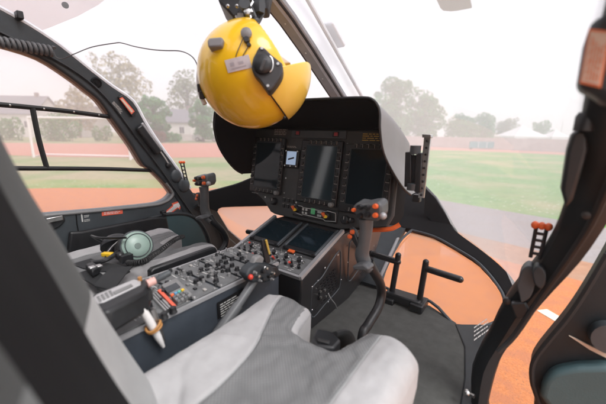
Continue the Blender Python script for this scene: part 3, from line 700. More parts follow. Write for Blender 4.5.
# pedestal with the sloped face
def zs(y): return 1.132+.34*(y-.70)
SU = V((0,1,.34)).normalized(); SN = V((0,-.34,1)).normalized(); SAX = (V((1,0,0)), SU, SN)
def sl(x, y, w=0): return V((x, y, zs(y)))+SN*w
def SP(px, py, w=0): return onp(px, py, V((0,.7,1.132))+SN*w, SN)
m = MB()
x0, x1 = -.165, .15
sec = lambda x, xb: [V((x,.70,1.128)), V((x,.945,zs(.945)-.004)), V((x,1.02,1.21)), V((x,1.30,1.14)), V((xb,1.30,.93)), V((xb,1.1,.88)), V((xb,.74,.88)), V((x*.97,.705,1.08))]
m.loft([sec(x0, -.11), sec(x1, .105)]); ped = m.build('pedestal', SATIN, cc, bevel=.006)
m = MB(); m.box(sl(-.0075,.822,.0), (.317,.25,.004), SAX); m.build('slope_plate', PANEL, cc, bevel=.002)
m = MB(); m.box(sl(.147,.822,.004), (.012,.262,.012), SAX); m.box(sl(-.162,.822,.004), (.012,.262,.012), SAX); m.box(sl(-.007,.70,.003), (.31,.008,.012), SAX); m.build('edge_strip', ALU, ped)
# switch panel
m = MB(); m.box(sl(-.007,.742,.003), (.296,.072,.006), SAX); sw = m.build('switch_panel', RADIO, cc, bevel=.002)
random.seed(5)
def sknob(x, y, r, h, mt, nm='knob'):
    m = MB(); m.lathe([(0,0),(r,0),(r*.93,h),(r*.6,h+.001),(0,h+.001)], sl(x, y, .006), SN, 12); m.build(nm, mt, sw)
for i in range(11):
    x = -.14+.026*i
    sknob(x, .728+random.uniform(-.003,.003), .0052, .010, BLACK)
    if i % 2: sknob(x+.008, .757, .0075, .012, BLACK)
    else:
        m = MB(); b = sl(x, .755, .006); m.lathe([(0,0),(.0045,0),(.004,.004),(0,.004)], b, SN, 10); m.tube([b, b+SN*.014-SU*.006], [.0016,.0026], 8); m.build('toggle', STEEL, sw)
for x, y in ((-.118,.765),(.016,.736),(-.06,.722),(.085,.735)):
    m = MB(); b = sl(x, y, .006); m.tube([b, b+SN*.014-SU*.005], [.0025,.0038], 8); m.build('toggle', RED, sw)
for i in range(9):
    x = -.135+.03*i; b = sl(x+random.uniform(-.004,.004), .7715, .006); m = MB(); m.lathe([(0,0),(.0038,0),(.0034,.003),(0,.003)], b, SN, 8); m.tube([b, b+SN*.011+SU*random.choice((-.005,.005))], [.0013,.0021], 6); m.build('toggle', STEEL, sw)
    x = -.128+.03*i; sknob(x, .7435, .0036, .007, random.choice((BLACK, HOODG)), 'push_button')
p = SP(291.4,252, .006); m = MB(); m.box(p+SN*.003, (.024,.012,.006), SAX); m.build('caution_light', ORANGE, sw, bevel=.001)
m = MB()
for k in range(60): words(m, sl(random.uniform(-.145,.11), random.uniform(.712,.776), .0063), (1,0,0), SU, random.uniform(.01,.022), 1, .0035, .5)
m.build('print', MARK, sw)
# two touch displays
for a, b, lab in ((-.152,-.013,'dark touch screen nearer the far seat'),(.003,.142,'dark touch screen nearer the near seat')):
    m = MB(); m.box(sl((a+b)/2,.862,.005), (b-a,.15,.010), SAX); td = m.build('touch_display', BLACK, cc, bevel=.003); td['label'] = lab
    m = MB(); m.box(sl((a+b)/2,.866,.0106), (b-a-.024,.12,.0014), SAX); m.build('screen', GLASSD, td)
    for x in (a+.006, b-.006):
        m = MB(); m.box(sl(x,.862,.012), (.008,.15,.006), SAX); m.build('grip_rail', GREYD, td, bevel=.002)
    for x in (a+.012, b-.012):
        m = MB(); m.lathe([(0,0),(.006,0),(.005,.008),(0,.008)], sl(x,.793,.010), SN, 12); m.build('knob', BLACK, td)
# side wall details (louvred access panel, socket, lead)
def W(px, py, o=0):   # leaning side wall plane
    n = V((1,0,-.18)).normalized(); return onp(px, py, V((.15,.8,1.13))+n*o, n)
def wp_loop(P, k=3): return [(p.x, p.y) for p in curve([(a, b, 0) for a, b in P], k)]
P1 = [(310.5,314),(311.5,292),(314,285),(322,277),(331,262),(338,252),(340.5,252),(340.5,268),(340,284),(337,291),(325,304),(314,317),(310.5,314)]
m = MB(); m.tube([W(a, b, .002) for a, b in wp_loop(P1)], .0025, 6); m.build('panel_seam', GREYD, ped)
P2 = [(348,276),(349,248),(352,240),(362,234),(366,236),(362,262),(350,281),(348,276)]
m = MB(); m.tube([W(a, b, .002) for a, b in wp_loop(P2)], .0025, 6); m.build('panel_seam', GREYD, ped)
m = MB()
for r in range(7):
    for c in range(6):
        m.box(W(318+c*3.2+r*.5, 287-c*3.4+r*2.7, .001), (.003,.012,.003), (V((1,0,-.18)), V((0,1,.1)), V((0,0,1))))
m.build('louvre_slots', LINER, ped)
m = MB(); m.box(W(322,294,.004), (.01,.04,.03)); sk = m.build('socket', BLACK, ped, bevel=.002)
m = MB()
for a, b in ((319.5,291),(324,290),(320,297),(325,296)): m.lathe([(0,0),(.004,0),(.004,.006),(0,.006)], W(a, b, .008), (1,0,0), 8)
m.build('socket_pin', STEEL, sk)
m = MB(); m.tube(curve([W(328,293,.006), W(331,299,.02), W(335,304,.02), W(337,309,.015)], 5), .002, 6); m.build('lead', HOODG, sk)
m = MB()
for a, b in ((312,287),(325,268),(338,255),(341,280),(328,302),(312,310),(348,262),(364,240),(318,281)): m.lathe([(0,0),(.004,0),(.003,.002),(0,.002)], W(a, b, .001), (1,0,-.18), 8)
m.build('screw_row', STEEL, ped)

# ================================================================== SEATS
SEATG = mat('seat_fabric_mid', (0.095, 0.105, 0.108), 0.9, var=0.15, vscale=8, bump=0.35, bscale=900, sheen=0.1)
def make_seat(name, label, cx, yb, yf, sgn, far_lift=.045):
    t = thing(name, label, 'seat', (cx, (yb+yf)/2, .88), 'cockpit seats')
    hw = .186; R = .036; zt = 1.155
    def L(x):
        ax = abs(x-.0); n = 1-sm01(.042, .076, ax)
        crown = .035*(max(0, ax-.11)/.075)**2.2
        return yf-.092*n-crown
    front = [(x, L(x)) for x in [-hw+2*hw*i/240 for i in range(241)]]
    def edge(x, y):
        d = hw-abs(x)
        for a, b in front:
            q = math.hypot(a-x, b-y)
            if q < d: d = q
        return d
    UB = (.30, .80)
    def xs(u, v):
        lb = -.055-.085*sm01(.15, 1.0, v)**1.3
        if u < UB[0]: d = -hw+(lb+hw)*u/UB[0]
        elif u < UB[1]: d = lb+(.107-lb)*(u-UB[0])/(UB[1]-UB[0])
        else: d = .107+(hw-.107)*(u-UB[1])/(1-UB[1])
        return d, lb
    def P(u, v):
        dx, lb = xs(u, v); x = -dx*sgn; l = L(x); y = yb+(l-yb)*v
        a = abs(x); d = edge(x, min(y, l))
        z = zt+.008*sm01(.085, .14, a)-.006*sm01(.12, .0, a)+.010*sm01(yf-.22, yf-.06, y)
        z -= .007*math.exp(-((((dx+.13)*.62+(y-yb-.06)*.78)/.007)**2))*sm01(-.15,-.08,dx)*sm01(.06,-.02,dx)
        z -= .004*math.exp(-((((dx+.16)*.5-(y-yb-.16)*.87)/.006)**2))*sm01(-.175,-.16,dx)*sm01(-.06,-.12,dx)
        z += .0035*noise.noise((x*16+cx*9, y*13, 1.3))+.002*noise.noise((x*50, y*46, 2.7))
        z -= .0035*math.exp(-((dx-.107)/.003)**2)+.0035*math.exp(-((dx-lb)/.003)**2)
        if d < R: q = 1-max(0, d)/R; z -= R*(1-math.sqrt(max(0, 1-q*q)))
        return V((cx+x, y, z))
    nu, nv = 160, 130
    m = MB(); m.grid(lambda u, v: P(u, 1-(1-v)**1.7), nu, nv)
    for k in range(len(m.f)):
        i, j = k % nu, k//nu; c = (m.v[m.f[k][0]]+m.v[m.f[k][2]])/2
        m.m[k] = 1 if (UB[0]*nu <= i+.01 < UB[1]*nu and not edge(c.x-cx, c.y) < .013) else 0
    ring = [P(i/nu, 0) for i in range(nu)]+[P(1, 1-(1-j/nv)**1.7) for j in range(nv)]+[P(1-i/nu, 1) for i in range(nu)]+[P(0, 1-(j/nv)**1.7) for j in range(nv)]
    lo1 = [V((p.x, p.y, min(p.z-.01, 1.10))) for p in ring]; lo2 = [V((cx+(p.x-cx)*.97, p.y-.01, 1.03)) for p in ring]
    m.k = 0; m.loft([ring, lo1, lo2], cap0=False, cap1=True)
    cu = m.build('cushion', [SEAT, WOVEN], t, ang=180)
    for ub in UB:
        pm = MB(); pm.tube([P(ub, 1-(1-j/60)**1.7)+V((0,0,.0006)) for j in range(58)], .0019, 6); pm.build('piping', SEATM, cu)
    # frame under the cushion
    f = MB(); f.box((cx, (yb+yf)/2-.06, .985), (.32, yf-yb-.12, .09)); f.box((cx-.14, (yb+yf)/2-.05, .915), (.04, .3, .07)); f.box((cx+.14, (yb+yf)/2-.05, .915), (.04, .3, .07)); f.build('seat_base', BLACK, t, bevel=.008)
    # backrest
    prof = [(yb+.035,1.10),(yb+.01,1.17),(yb-.03,1.28),(yb-.068,1.40),(yb-.10,1.50),(yb-.125,1.60),(yb-.14,1.70),(yb-.145,1.76)]
    pr_ = curve([(0, y, z) for y, z in prof], 5); n = len(pr_)
    def seg(w, v):
        e1 = -.105+.10*v*v; e2 = .015+.05*v+.05*v*v
        if w < .35: return -.185+(e1+.185)*w/.35
        if w < .625: return e1+(e2-e1)*(w-.35)/.275
        return e2+(.185-e2)*(w-.625)/.375
    def B(u, v):
        i = v*(n-1); k = min(int(i), n-2); p = pr_[k].lerp(pr_[k+1], i-k)
        a_ = seg(u if sgn > 0 else 1-u, v); xx = a_*sgn; wid = 1-.22*sm01(.5, 1.0, v)
        a = xx*sgn   # positive = side away from the door
        y = p.y-.058+.058*sm01(-.02,.16,a)-.062*sm01(.03,-.17,a)
        e = .185-abs(xx); r = .03
        if e < r: q = 1-e/r; y -= .05*(1-math.sqrt(max(0, 1-q*q)))
        tp = (1-v)*1.2
        if v > .9: q = (v-.9)/.1; y -= .05*(1-math.sqrt(max(0, 1-q*q)))
        y += .0015*noise.noise((xx*9, p.z*7, cx))
        return V((cx+xx*wid, y, p.z))
    m = MB(); m.grid(B, 48, 60)
    for k, f_ in enumerate(m.f):  # flat bands paint in the backrest's shading, black for the recess
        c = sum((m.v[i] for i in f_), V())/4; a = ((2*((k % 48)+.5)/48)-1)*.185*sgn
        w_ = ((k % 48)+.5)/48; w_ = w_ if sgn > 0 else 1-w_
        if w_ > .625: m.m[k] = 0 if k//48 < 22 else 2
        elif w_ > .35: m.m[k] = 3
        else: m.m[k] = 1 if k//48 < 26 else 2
    nu, nv = 48, 60
    ring = [B(i/nu, 0) for i in range(nu)]+[B(1, j/nv) for j in range(nv)]+[B(1-i/nu, 1) for i in range(nu)]+[B(0, 1-j/nv) for j in range(nv)]
    m.k = 2; m.loft([ring, [V((cx+(p.x-cx)*.98, p.y-.06, p.z)) for p in ring], [V((cx+(p.x-cx)*.9, p.y-.10, p.z)) for p in ring]], cap0=False, cap1=True)
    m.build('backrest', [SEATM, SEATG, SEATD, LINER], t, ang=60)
    return t
s1 = make_seat('pilot_seat', 'light grey seat with woven centre, empty, in front of its dark blurred backrest', .353, .20, .565, -1)
s2 = make_seat('pilot_seat', 'light grey far seat with the green headset and black harness lying on it', -.353, .25, .69, 1)
# crotch strap with buckle in the notch of the near seat
m = MB(); a = Z(317,338,1.135); b = Z(343,334,1.135)
m.prism([Z(*p, 1.15) for p in [(312,338),(317,328),(333,331),(341,340),(334,348),(316,346)]], (0,0,-.035)); bk = m.build('buckle', BLACK, s1, bevel=.005, seg=3); 
m = MB(); m.tube([Z(332,336,1.145), Z(342,334,1.135), Z(347,342,1.10), Z(346,352,1.05)], .019, 8, sm=4, flat=.35); m.build('strap', WEB, bk)
m = MB(); m.prism([Z(*p, 1.151) for p in [(318,339),(330,342),(329,345),(317,342)]], (0,0,.004)); m.build('release_tab', RUB, bk, bevel=.002)
# far seat harness
m = MB()
def ribbon(mb, pts, w, up=V((0,0,1)), th=.003):
    pts = curve(pts, 5); rings = []
    for i, p in enumerate(pts):
        T = (pts[min(i+1, len(pts)-1)]-pts[max(i-1, 0)]).normalized(); sd = T.cross(up).normalized(); nn = sd.cross(T)
        rings.append([p+sd*w/2, p+sd*w/2+nn*th, p-sd*w/2+nn*th, p-sd*w/2])
    mb.loft(rings); return mb
ribbon(m, [Z(82,262,1.2), Z(92,266,1.2), Z(104,268,1.2), Z(116,270,1.195), Z(124,276,1.18)], .045)
ribbon(m, [Z(122,268,1.20), Z(114,276,1.21), Z(105,287,1.205), Z(96,296,1.19), Z(88,304,1.16)], .05)
ribbon(m, [Z(84,272,1.195), Z(94,278,1.19), Z(104,284,1.18)], .04)
h = m.build('harness', WEB, s2)
m = MB(); m.prism([Z(*p, 1.215) for p in [(85,264),(93,260.5),(100,266),(92,270.5)]], (0,0,-.02)); m.build('buckle', BLACK, h, bevel=.004)
m = MB(); m.box(Z(92,267.5,1.214), (.014,.014,.005)); m.box(Z(99,266,1.214), (.016,.012,.005)); m.build('adjuster', STEEL, h, bevel=.001)
m = MB(); m.tube(curve([Z(148,214,1.20), Z(155,208,1.21), Z(162,210,1.2), Z(165,215,1.19)], 4), .007, 8); m.box(Z(151,211.5,1.195), (.03,.03,.02)); m.box(Z(163,213,1.195), (.025,.02,.02)); m.build('adjust_handle', BLACK, s2, bevel=.003)
# dark side board between far seat and console
m = MB(); P = [(150.5,272),(154,268.5),(213,247.5),(216,247.5),(217.5,250),(217.5,256),(160,284),(151,281)]
m.prism([X(a, b, -.128) for a, b in P], (-.02,0,0)); m.build('side_board', BLACK, s2, bevel=.004)

# ================================================================== CYCLIC STICKS
def make_cyclic():
    t = thing('cyclic_stick', 'curved grey cyclic stick with red buttons standing in front of the near seat', 'control stick', (.36,.70,.88), 'cyclic sticks')
    m = MB(); pts = [Y(369,262,.735), Y(374,272,.75), Y(380,283,.785), Y(381.5,294,.80), Y(378,308,.78), Y(368,325,.73), Y(362,338,.70), V((.355,.69,.88))]
    m.tube(curve(pts, 5), .0125, 14); m.build('shaft', BLACK, t)
    m = MB(); m.tube([Y(366,219,.72), Y(366,230,.72), Y(364,243,.722), Y(362,255,.728), Y(366,265,.733), Y(371,270,.738)], [.0185,.0165,.0165,.019,.018,.014], 16, sm=5, flat=.85); g = m.build('grip', GRIP, t)
    m = MB(); m.prism([Y(*p, .715) for p in [(358,262),(369,260),(375,264),(374,267),(360,266)]], (0,-.035,0)); m.build('hand_rest', GRIP, g, bevel=.005)
    m = MB(); m.prism([Y(*p, .70) for p in [(352,207.5),(356,203),(364,204.5),(371,203),(378,202.5),(381.5,206),(381.5,217),(377,222),(368,221),(361,219),(354,214.5)]], (0,.045,.006)); hd = m.build('grip_head', GRIP, t, bevel=.007, seg=3)
    def btn(px, py, r, mt, nm='button', h=.01):
        k = MB(); k.lathe([(0,0),(r,0),(r,.5*h),(r*.8,h),(0,h*1.05)], Y(px, py, .7005), (0,-1,.15), 14); k.build(nm, mt, hd)
    btn(354.5,210,.0052,ORANGE); btn(376,206.3,.0066,ORANGE); btn(376,215.3,.0066,ORANGE)
    for p in ((361,207),(361,215.5),(368.5,214.5),(368,207.5)): btn(*p, .007, BLACK, 'hat_switch', .014)
    m = MB(); m.ball(Y(383,216,.705), .009); m.build('hat_switch', ALU, hd)
    m = MB(); m.prism([Y(*p, .71) for p in [(349,227),(354,231),(360,246),(357,250),(349,236)]], (0,.02,0)); tr = m.build('trigger', BLACK, g, bevel=.004)
    for p in ((350.5,236.5),(353,232)):
        k = MB(); k.lathe([(0,0),(.0065,0),(.0055,.006),(0,.007)], Y(*p, .712), (-.4,-1,.2), 12); k.build('button', ORANGE, g)
    b = MB(); b.lathe([(0,0),(.045,0),(.04,.02),(.025,.05),(.015,.075),(0,.075)], (.355,.69,.88), (0,0,1)); b.build('boot', RUB, t)
    return t
cyc = make_cyclic()
c2 = copytree(cyc); c2.location = (.36-.693, .735, .88); c2['label'] = 'black cyclic stick with red buttons in front of the far seat, beside the far pillar'

# ================================================================== COLLECTIVE
co = thing('collective_lever', 'grey collective lever with red button head between near seat and console', 'control lever', (.14,.4,.9))
cxp = .128
m = MB(); m.tube([X(226,322,cxp), X(238,305,cxp), X(250,287,cxp), X(257,277,cxp)], .0105, 14, sm=4); m.build('lever_tube', mat('lever_grey', (.13,.135,.14), .4), co)
m = MB(); m.tube([X(217,335,cxp), X(238,305,cxp+.002)], .0135, 10); m.build('lever_sleeve', mat('lever_grey', (.13,.135,.14), .4), co)
m = MB(); m.prism([X(*p, cxp+.02) for p in [(246,276),(250,269),(258,263),(270,264),(276,271),(275,279),(266,283),(252,283)]], (-.03,0,0)); hd = m.build('lever_head', CHAR, co, bevel=.006, seg=3)
m = MB(); m.ball(X(250.5,277,cxp+.022), .0068); m.build('button', RED, hd)
for p, r, mt in (((257,276),.005,STEEL),((262,279),.005,BLACK),((268,276),.005,BLACK),((262,271),.006,BLACK)):
    m = MB(); m.lathe([(0,0),(r,0),(r*.8,.009),(0,.01)], X(*p, cxp+.02), (1,0,.1), 12); m.build('switch', mt, hd)
m = MB(); m.prism([X(*p, cxp+.012) for p in [(252,268),(256,258),(261,255),(265,258),(262,267)]], (-.018,0,0)); m.build('grip_cap', HOODG, hd, bevel=.005, seg=3)
m = MB(); m.prism([X(*p, cxp+.0) for p in [(262,240),(266,238),(271,262),(266,266)]], (-.008,0,0)); m.build('toggle_paddle', BLACK, hd, bevel=.002)
m = MB(); m.prism([X(*p, cxp+.006) for p in [(267,266),(277,266),(282,274),(276,279),(268,272)]], (-.03,0,0)); m.build('guard', BLACK, hd, bevel=.005)
for p_, r_ in (((254,272.5),.0035),((259,280.5),.003),((272,273),.0035),((271,279),.003),((265,268),.004)):
    m = MB(); m.lathe([(0,0),(r_*1.4,0),(r_*1.3,.003),(r_,.004),(r_*.8,.010),(0,.0105)], X(*p_, cxp+.02), (1,-.1,.2), 10); m.build('switch', random.choice((HOODG, BLACK, STEEL)), hd)
m = MB(); m.tube([X(266,240,cxp+.002), X(269.5,254,cxp+.002)], .003, 6); m.build('paddle_mark', MARKY, hd)

# ================================================================== PEDALS
def pedal(lab, s, stem, bar_, dy=0):
    a, b = [V((s*p.x, p.y+dy, p.z)) for p in stem]; c, d = [V((s*p.x, p.y+dy, p.z)) for p in bar_]
    t = thing('rudder_pedal', lab, 'pedal', (b.x, b.y, .9), 'rudder pedals')
    m = MB(); m.tube([a+V((0,0,.012)), b], .0115, 10); m.ball(a+V((0,0,.016)), .0115); m.build('stem', BLACK, t)
    m = MB(); m.tube([c, d], .0125, 14); m.ball(c, .0125); m.ball(d, .0125); m.build('foot_bar', mat('pedal_black', (.012,.012,.013), .22, coat=.4), t)
    m = MB(); m.box(b+V((0,.0,-.005)), (.05,.09,.03)); m.tube([b+V((-.02,-.02,0)), b+V((.02,-.02,0))], .012, 8); m.build('bracket', BLACK, t, bevel=.004)
    return t
A = ([Y(398,259,1.2), Y(391,297,1.2)], [Y(371,253.5,1.19), Y(398,262,1.2)])
Bp = ([Y(425.5,266,1.2), Y(419,303,1.2)], [Y(427,269,1.2), Y(460,279.5,1.19)])
pedal('black bar pedal beside the pedestal wall, ahead of the near cyclic stick', 1, *A)
pedal('black bar pedal over the near chin window, away from the pedestal', 1, *Bp)
pedal('black bar pedal ahead of the far seat, nearer the console', -1, *A, dy=-.08)
pedal('black bar pedal end showing against the far chin window', -1, *Bp, dy=-.08)
m = MB(); m.box((.30,1.20,.905), (.14,.06,.035)); m.build('pedal_beam', BLACK, heli, bevel=.006)

# ================================================================== HELMET
HS = .82/320
E3 = -ray(243, 76).normalized(); E1 = (RT-E3*RT.dot(E3)).normalized(); E2 = E3.cross(E1)
he = thing('flight_helmet', 'glossy yellow flight helmet hanging upside down from the overhead hook', 'helmet', D(243,76,.82))
hc = D(252,73.5,.82); hr_ = (52.5*HS, 54*HS, .125)
def hE(l): return hc+E1*l[0]*hr_[0]+E2*l[1]*hr_[1]+E3*l[2]*hr_[2]
m = MB(); nu, nv = 56, 40; ax_ = V((.88,.47,-.10)).normalized(); rings = []
for i in range(nv+1):
    th = math.pi*min(max(i/nv, .004), .996); r = []
    for k in range(nu):
        ph = 2*math.pi*k/nu; l = V((math.sin(th)*math.cos(ph), math.sin(th)*math.sin(ph), -math.cos(th)))
        dz = l.dot(ax_)
        if dz > .47: l = l-ax_*(dz-.47)*.96
        # brow swelling around the crown
        bul = 1.0
        if l.y > 0: l = V((l.x, l.y*.91, l.z))
        r.append(hE(l*bul))
    rings.append(r)
m.loft(rings); shell = m.build('shell', YEL, he, ang=180)
def on_h(px, py, off=.0012, c=None, r=None):
    c = c or hc; r = r or hr_
    d = ray(px, py); o = CAM-c
    O = V((o.dot(E1)/r[0], o.dot(E2)/r[1], o.dot(E3)/r[2])); Dd = V((d.dot(E1)/r[0], d.dot(E2)/r[1], d.dot(E3)/r[2]))
    a = Dd.dot(Dd); b = 2*O.dot(Dd); cc_ = O.dot(O)-1; disc = b*b-4*a*cc_
    t = (-b-math.sqrt(max(0, disc)))/(2*a); p = CAM+d*t
    n = (p-c); n = (E1*(n.dot(E1)/r[0]**2)+E2*(n.dot(E2)/r[1]**2)+E3*(n.dot(E3)/r[2]**2)).normalized()
    return p+n*off
# visor cover: a sector of a slightly larger shell
vc = D(252.5,73,.82); vr = (59*HS, 57*HS, .1285)
def VP(u, v):
    th = rad(-86+172*v); ph = rad(-54+(66-9*math.exp(-(th/.32)**2))*u)
    return vc+E1*vr[0]*math.cos(th)*math.cos(ph)+E2*vr[1]*math.cos(th)*math.sin(ph)+E3*vr[2]*math.sin(th)*1.0
m = MB(); m.grid(VP, 40, 40); vo = m.build('visor_cover', mat('visor_pale_yellow', (.93,.63,.10), .25, coat=.4), he, ang=180)
sm_ = vo.modifiers.new('s', 'SOLIDIFY'); sm_.thickness = .004; sm_.offset = -1
m = MB(); m.tube([VP(0, v/20)+E1*-.0005 for v in range(4, 20)], .0016, 6); m.build('seam', LINER, vo)
m = MB(); m.ball(D(284.5,117.5,.79), .0035); m.build('screw', BLACK, vo)
# inner liner and opening
m = MB(); pts = [D(a,b,.80) for a,b in [(222,37),(233,31.5),(241,27),(240,24),(230,28)]]
m.prism(pts, FW*.04); m.build('liner', mat('helmet_liner', (.16,.15,.16), .8), he, bevel=.006)
# ear boss
m = MB(); P = curve([(a, b, 0) for a, b in [(257,50),(260,46),(265,48),(271,54),(279,60.5),(282.5,64),(282,73),(277,82),(269,91),(264,86),(259,79),(254,74),(251.5,67),(253,58)]], 3)
m.prism([D(p.x, p.y, .686) for p in P], FW*.035); eb = m.build('ear_boss', mat('boss_grey', (.035,.035,.037), .5, var=.2), he, bevel=.006, seg=3)
m = MB(); m.lathe([(0,0),(.0215,0),(.021,.008),(.016,.012),(0,.012)], D(263,65,.687), -FW, 24); kb = m.build('knob', BLACK, eb)
m = MB(); c = D(263,65,.674)
m.box(c, (.026,.008,.006), ((E1*.5+E2).normalized(), (E1-E2*.5).normalized(), -FW)); m.build('knob_bar', GREYD, kb, bevel=.002)
m = MB(); m.tube([D(269+4*math.cos(t), 64+8*math.sin(t), .684) for t in [-1.4+.28*i for i in range(11)]], .0018, 6); m.build('bright_ring', STEEL, eb)
m = MB()
for p in ((262,48.5),(278,64),(268,86)): m.lathe([(0,0),(.004,0),(.003,.003),(0,.003)], D(*p, .6858), -FW, 10)
m.build('screw_row', STEEL, eb)
# pale patch with two small dark marks
def patch(Q, off, n=8):
    g = MB(); g.grid(lambda u, v: on_h(*( (1-v)*((1-u)*Q[0][k]+u*Q[1][k])+v*((1-u)*Q[3][k]+u*Q[2][k]) for k in (0, 1)), off), n, n); return g
pa = patch([(224.8,60.5),(248.5,54.5),(252,67.5),(228.5,73)], .0018).build('patch', mat('patch_grey', (.56,.52,.54), .55, var=.1, vscale=60), he, ang=180)
mk = MB()
for Q in ([(230,63.2),(234,62.2),(235,65.5),(231,66.5)], [(238,62),(243,60.8),(244,63.5),(239,64.8)], [(232,68.5),(246,65),(246.4,66.2),(232.4,69.8)]):
    mk.grid(lambda u, v: on_h(*((1-v)*((1-u)*Q[0][k]+u*Q[1][k])+v*((1-u)*Q[3][k]+u*Q[2][k]) for k in (0, 1)), .0022), 3, 3)
mk.build('patch_marks', mat('patch_mark_grey', (.40,.37,.40), .6), pa)
lud = (on_h(216,42)-CAM).dot(FW)-.016
m = MB(); m.prism([D(*p, lud) for p in [(207,40.5),(209,37.5),(221,36.5),(223.5,38.5),(222,46),(208,47)]], FW*.05); m.build('light_unit', mat('unit_grey', (.2,.2,.21), .5), he, bevel=.004)
m = MB(); m.lathe([(0,0),(.012,0),(.012,.006),(.006,.009),(0,.009)], on_h(246.5,33.5,-.001), -FW, 18); st_ = m.build('strap_stud', HOODG, he)
m = MB(); m.lathe([(0,0),(.007,0),(.006,.008),(0,.008)], on_h(247,40.5,0), -FW, 12); m.lathe([(0,0),(.005,0),(.004,.005),(0,.005)], on_h(249,45,0), -FW, 12); m.build('toggle_clip', BLACK, he)
m = MB(); m.tube([on_h(a, b, .002) for a, b in ((244,37),(241,44),(238,51),(236,57))], .001, 5); m.tube([on_h(a, b, .002) for a, b in ((249,46),(246,51),(243,56))], .001, 5); m.build('cord', BLACK, he)
m = MB(); m.tube(curve([D(213,44,.83), D(205,53,.83), D(200,66,.83), D(198.6,80,.83), D(200,93,.83), D(205,104,.83)], 4), .006, 8); m.build('edge_roll', WHITE, he)
for p in ((203.5,67),(200,88),(202,95)):
    m = MB(); m.box(D(*p, .80), (.012,.012,.02), (E1, E3, E2)); m.build('clip', BLACK, he, bevel=.002)
m = MB(); m.tube(curve([D(222,37,.8), D(233,29,.8), D(243,24,.8), D(250,23,.79)], 4), .005, 8); m.tube(curve([D(268,44,.78), D(262,33,.78), D(256,27,.79), D(252,20,.79)], 4), .004, 8); m.build('chin_strap', GREYD, he)
m = MB(); m.prism([D(*p, .79) for p in [(272,57),(276,52),(285,58),(291,62.5),(284,63.5),(278,62)]], FW*.03); m.build('ear_pad', mat('pad_cream', (.62,.58,.56), .7), he, bevel=.003)

# helmet lead: coil along the pillar, then a thin wire to the helmet
m = MB(); a = X(-6,41,-.612); b = X(54,51.5,-.612); T = (b-a); Ln = T.length; T.normalize(); N = T.orthogonal().normalized(); Bn = T.cross(N); n = 240
m.tube([a+T*Ln*(i/n)+(N*math.cos(i/n*2*math.pi*11)+Bn*math.sin(i/n*2*math.pi*11))*.0125 for i in range(n+1)], .005, 8)
m.tube(curve([b, X(56,57,-.61), X(63,58.5,-.60), X(74,54,-.56), D(92,47,1.05), D(115,43,.98), D(122,43,.965), D(135,46.5,.94), D(152,49.5,.90), D(166,50.5,.88), D(180,51,.86), D(190,55,.845), D(196,62,.835), D(200.5,76,.83)], 6), .0015, 6)
tag(m.build('helmet_cable', CORDG, None), 'black coiled cable on the far pillar running as a thin wire to the yellow helmet', 'cable')

# ================================================================== HEADSET
hs = thing('headset', 'pilot headset with pale green ear cup and coiled lead lying on the far seat', 'headset', (-.26,.43,1.17))
hn = V((.90,-.15,.42)).normalized(); c0 = Z(138,245,1.225)
m = MB(); m.lathe([(0,.019),(.012,.0188),(.025,.016),(.034,.011),(.037,.0085),(.0405,.007),(.042,.003),(.042,-.004),(0,-.004)], c0-hn*.012, hn, 28); ec = m.build('ear_cup', GREEN, hs)
m = MB(); words(m, c0+hn*.0075, V((1,0,0)).cross(hn).cross(hn)*-1, hn.cross(V((1,0,0))).normalized(), .014, 2, .005, .4); m.build('print', BLACK, ec)
m = MB(); m.tube([c0-hn*.012+(hn.orthogonal().normalized()*math.cos(t)+hn.cross(hn.orthogonal().normalized())*math.sin(t))*.0425 for t in [2*math.pi*i/32 for i in range(33)]], .0032, 6); m.build('cup_rim', GREYD, ec)
ho = hn.orthogonal().normalized(); hb = hn.cross(ho)
m = MB(); m.tube([c0+hn*.0005+(ho*math.cos(t)+hb*math.sin(t))*.0335 for t in [2*math.pi*i/40 for i in range(41)]], .0013, 6); m.build('cup_groove', CHAR, ec)
m = MB(); m.lathe([(0,0),(.009,0),(.0085,.0025),(0,.003)], c0+hn*.0058-ho*.004, hn, 18); m.build('cup_badge', mat('badge_green', (.12,.17,.15), .5), ec)
m = MB()
for k, (r1, h0) in enumerate(((.048,-.034),(.049,-.056))): m.lathe([(0,h0-.014),(r1-.01,h0-.014),(r1,h0-.004),(r1,h0+.006),(r1-.008,h0+.012),(0,h0+.012)], c0, hn, 26)
m.build('ear_cushion', RUB, hs)
c1 = c0+V((-.09,-.02,-.02))
m = MB(); m.lathe([(0,.03),(.03,.028),(.042,.012),(.043,0),(0,0)], c1, V((-.6,.2,.6)), 24); m.build('ear_cup', BLACK, hs)
m = MB(); m.tube(curve([c0+V((.0,-.03,.03)), c0+V((-.05,-.075,.03)), c0+V((-.12,-.07,.02)), c1+V((-.01,-.03,.02)), c1], 5), .006, 8, flat=.5); m.build('headband', BLACK, hs)
m = MB(); m.tube(curve([Z(137,235,1.24), Z(124,238,1.235), Z(114,245,1.225), Z(108,252,1.215)], 5), .0022, 6); m.build('wire_band', STEEL, hs)
m = MB(); m.box(Z(107.5,254.5,1.21), (.03,.015,.012), (V((1,.6,0)),V((-.6,1,0)),V((0,0,1)))); m.build('tag', YELC, hs, bevel=.003)
m = MB(); m.tube(curve([Z(118,252,1.21), Z(110,258,1.22), Z(100,262,1.215), Z(92,262,1.21)], 5), .006, 8); m.ball(Z(120,256,1.21), .012); m.box(Z(126,258,1.205), (.02,.03,.02)); m.build('microphone_boom', BLACK, hs)
base = curve([Z(128,263,1.20), Z(136,263,1.21), Z(145,261,1.212), Z(153,255,1.21), Z(161,250,1.2), Z(170,243,1.195), Z(177,238.5,1.19), Z(183,236.5,1.17)], 14)
m = MB(); pts = []; N = V((0,0,1)); k = 0
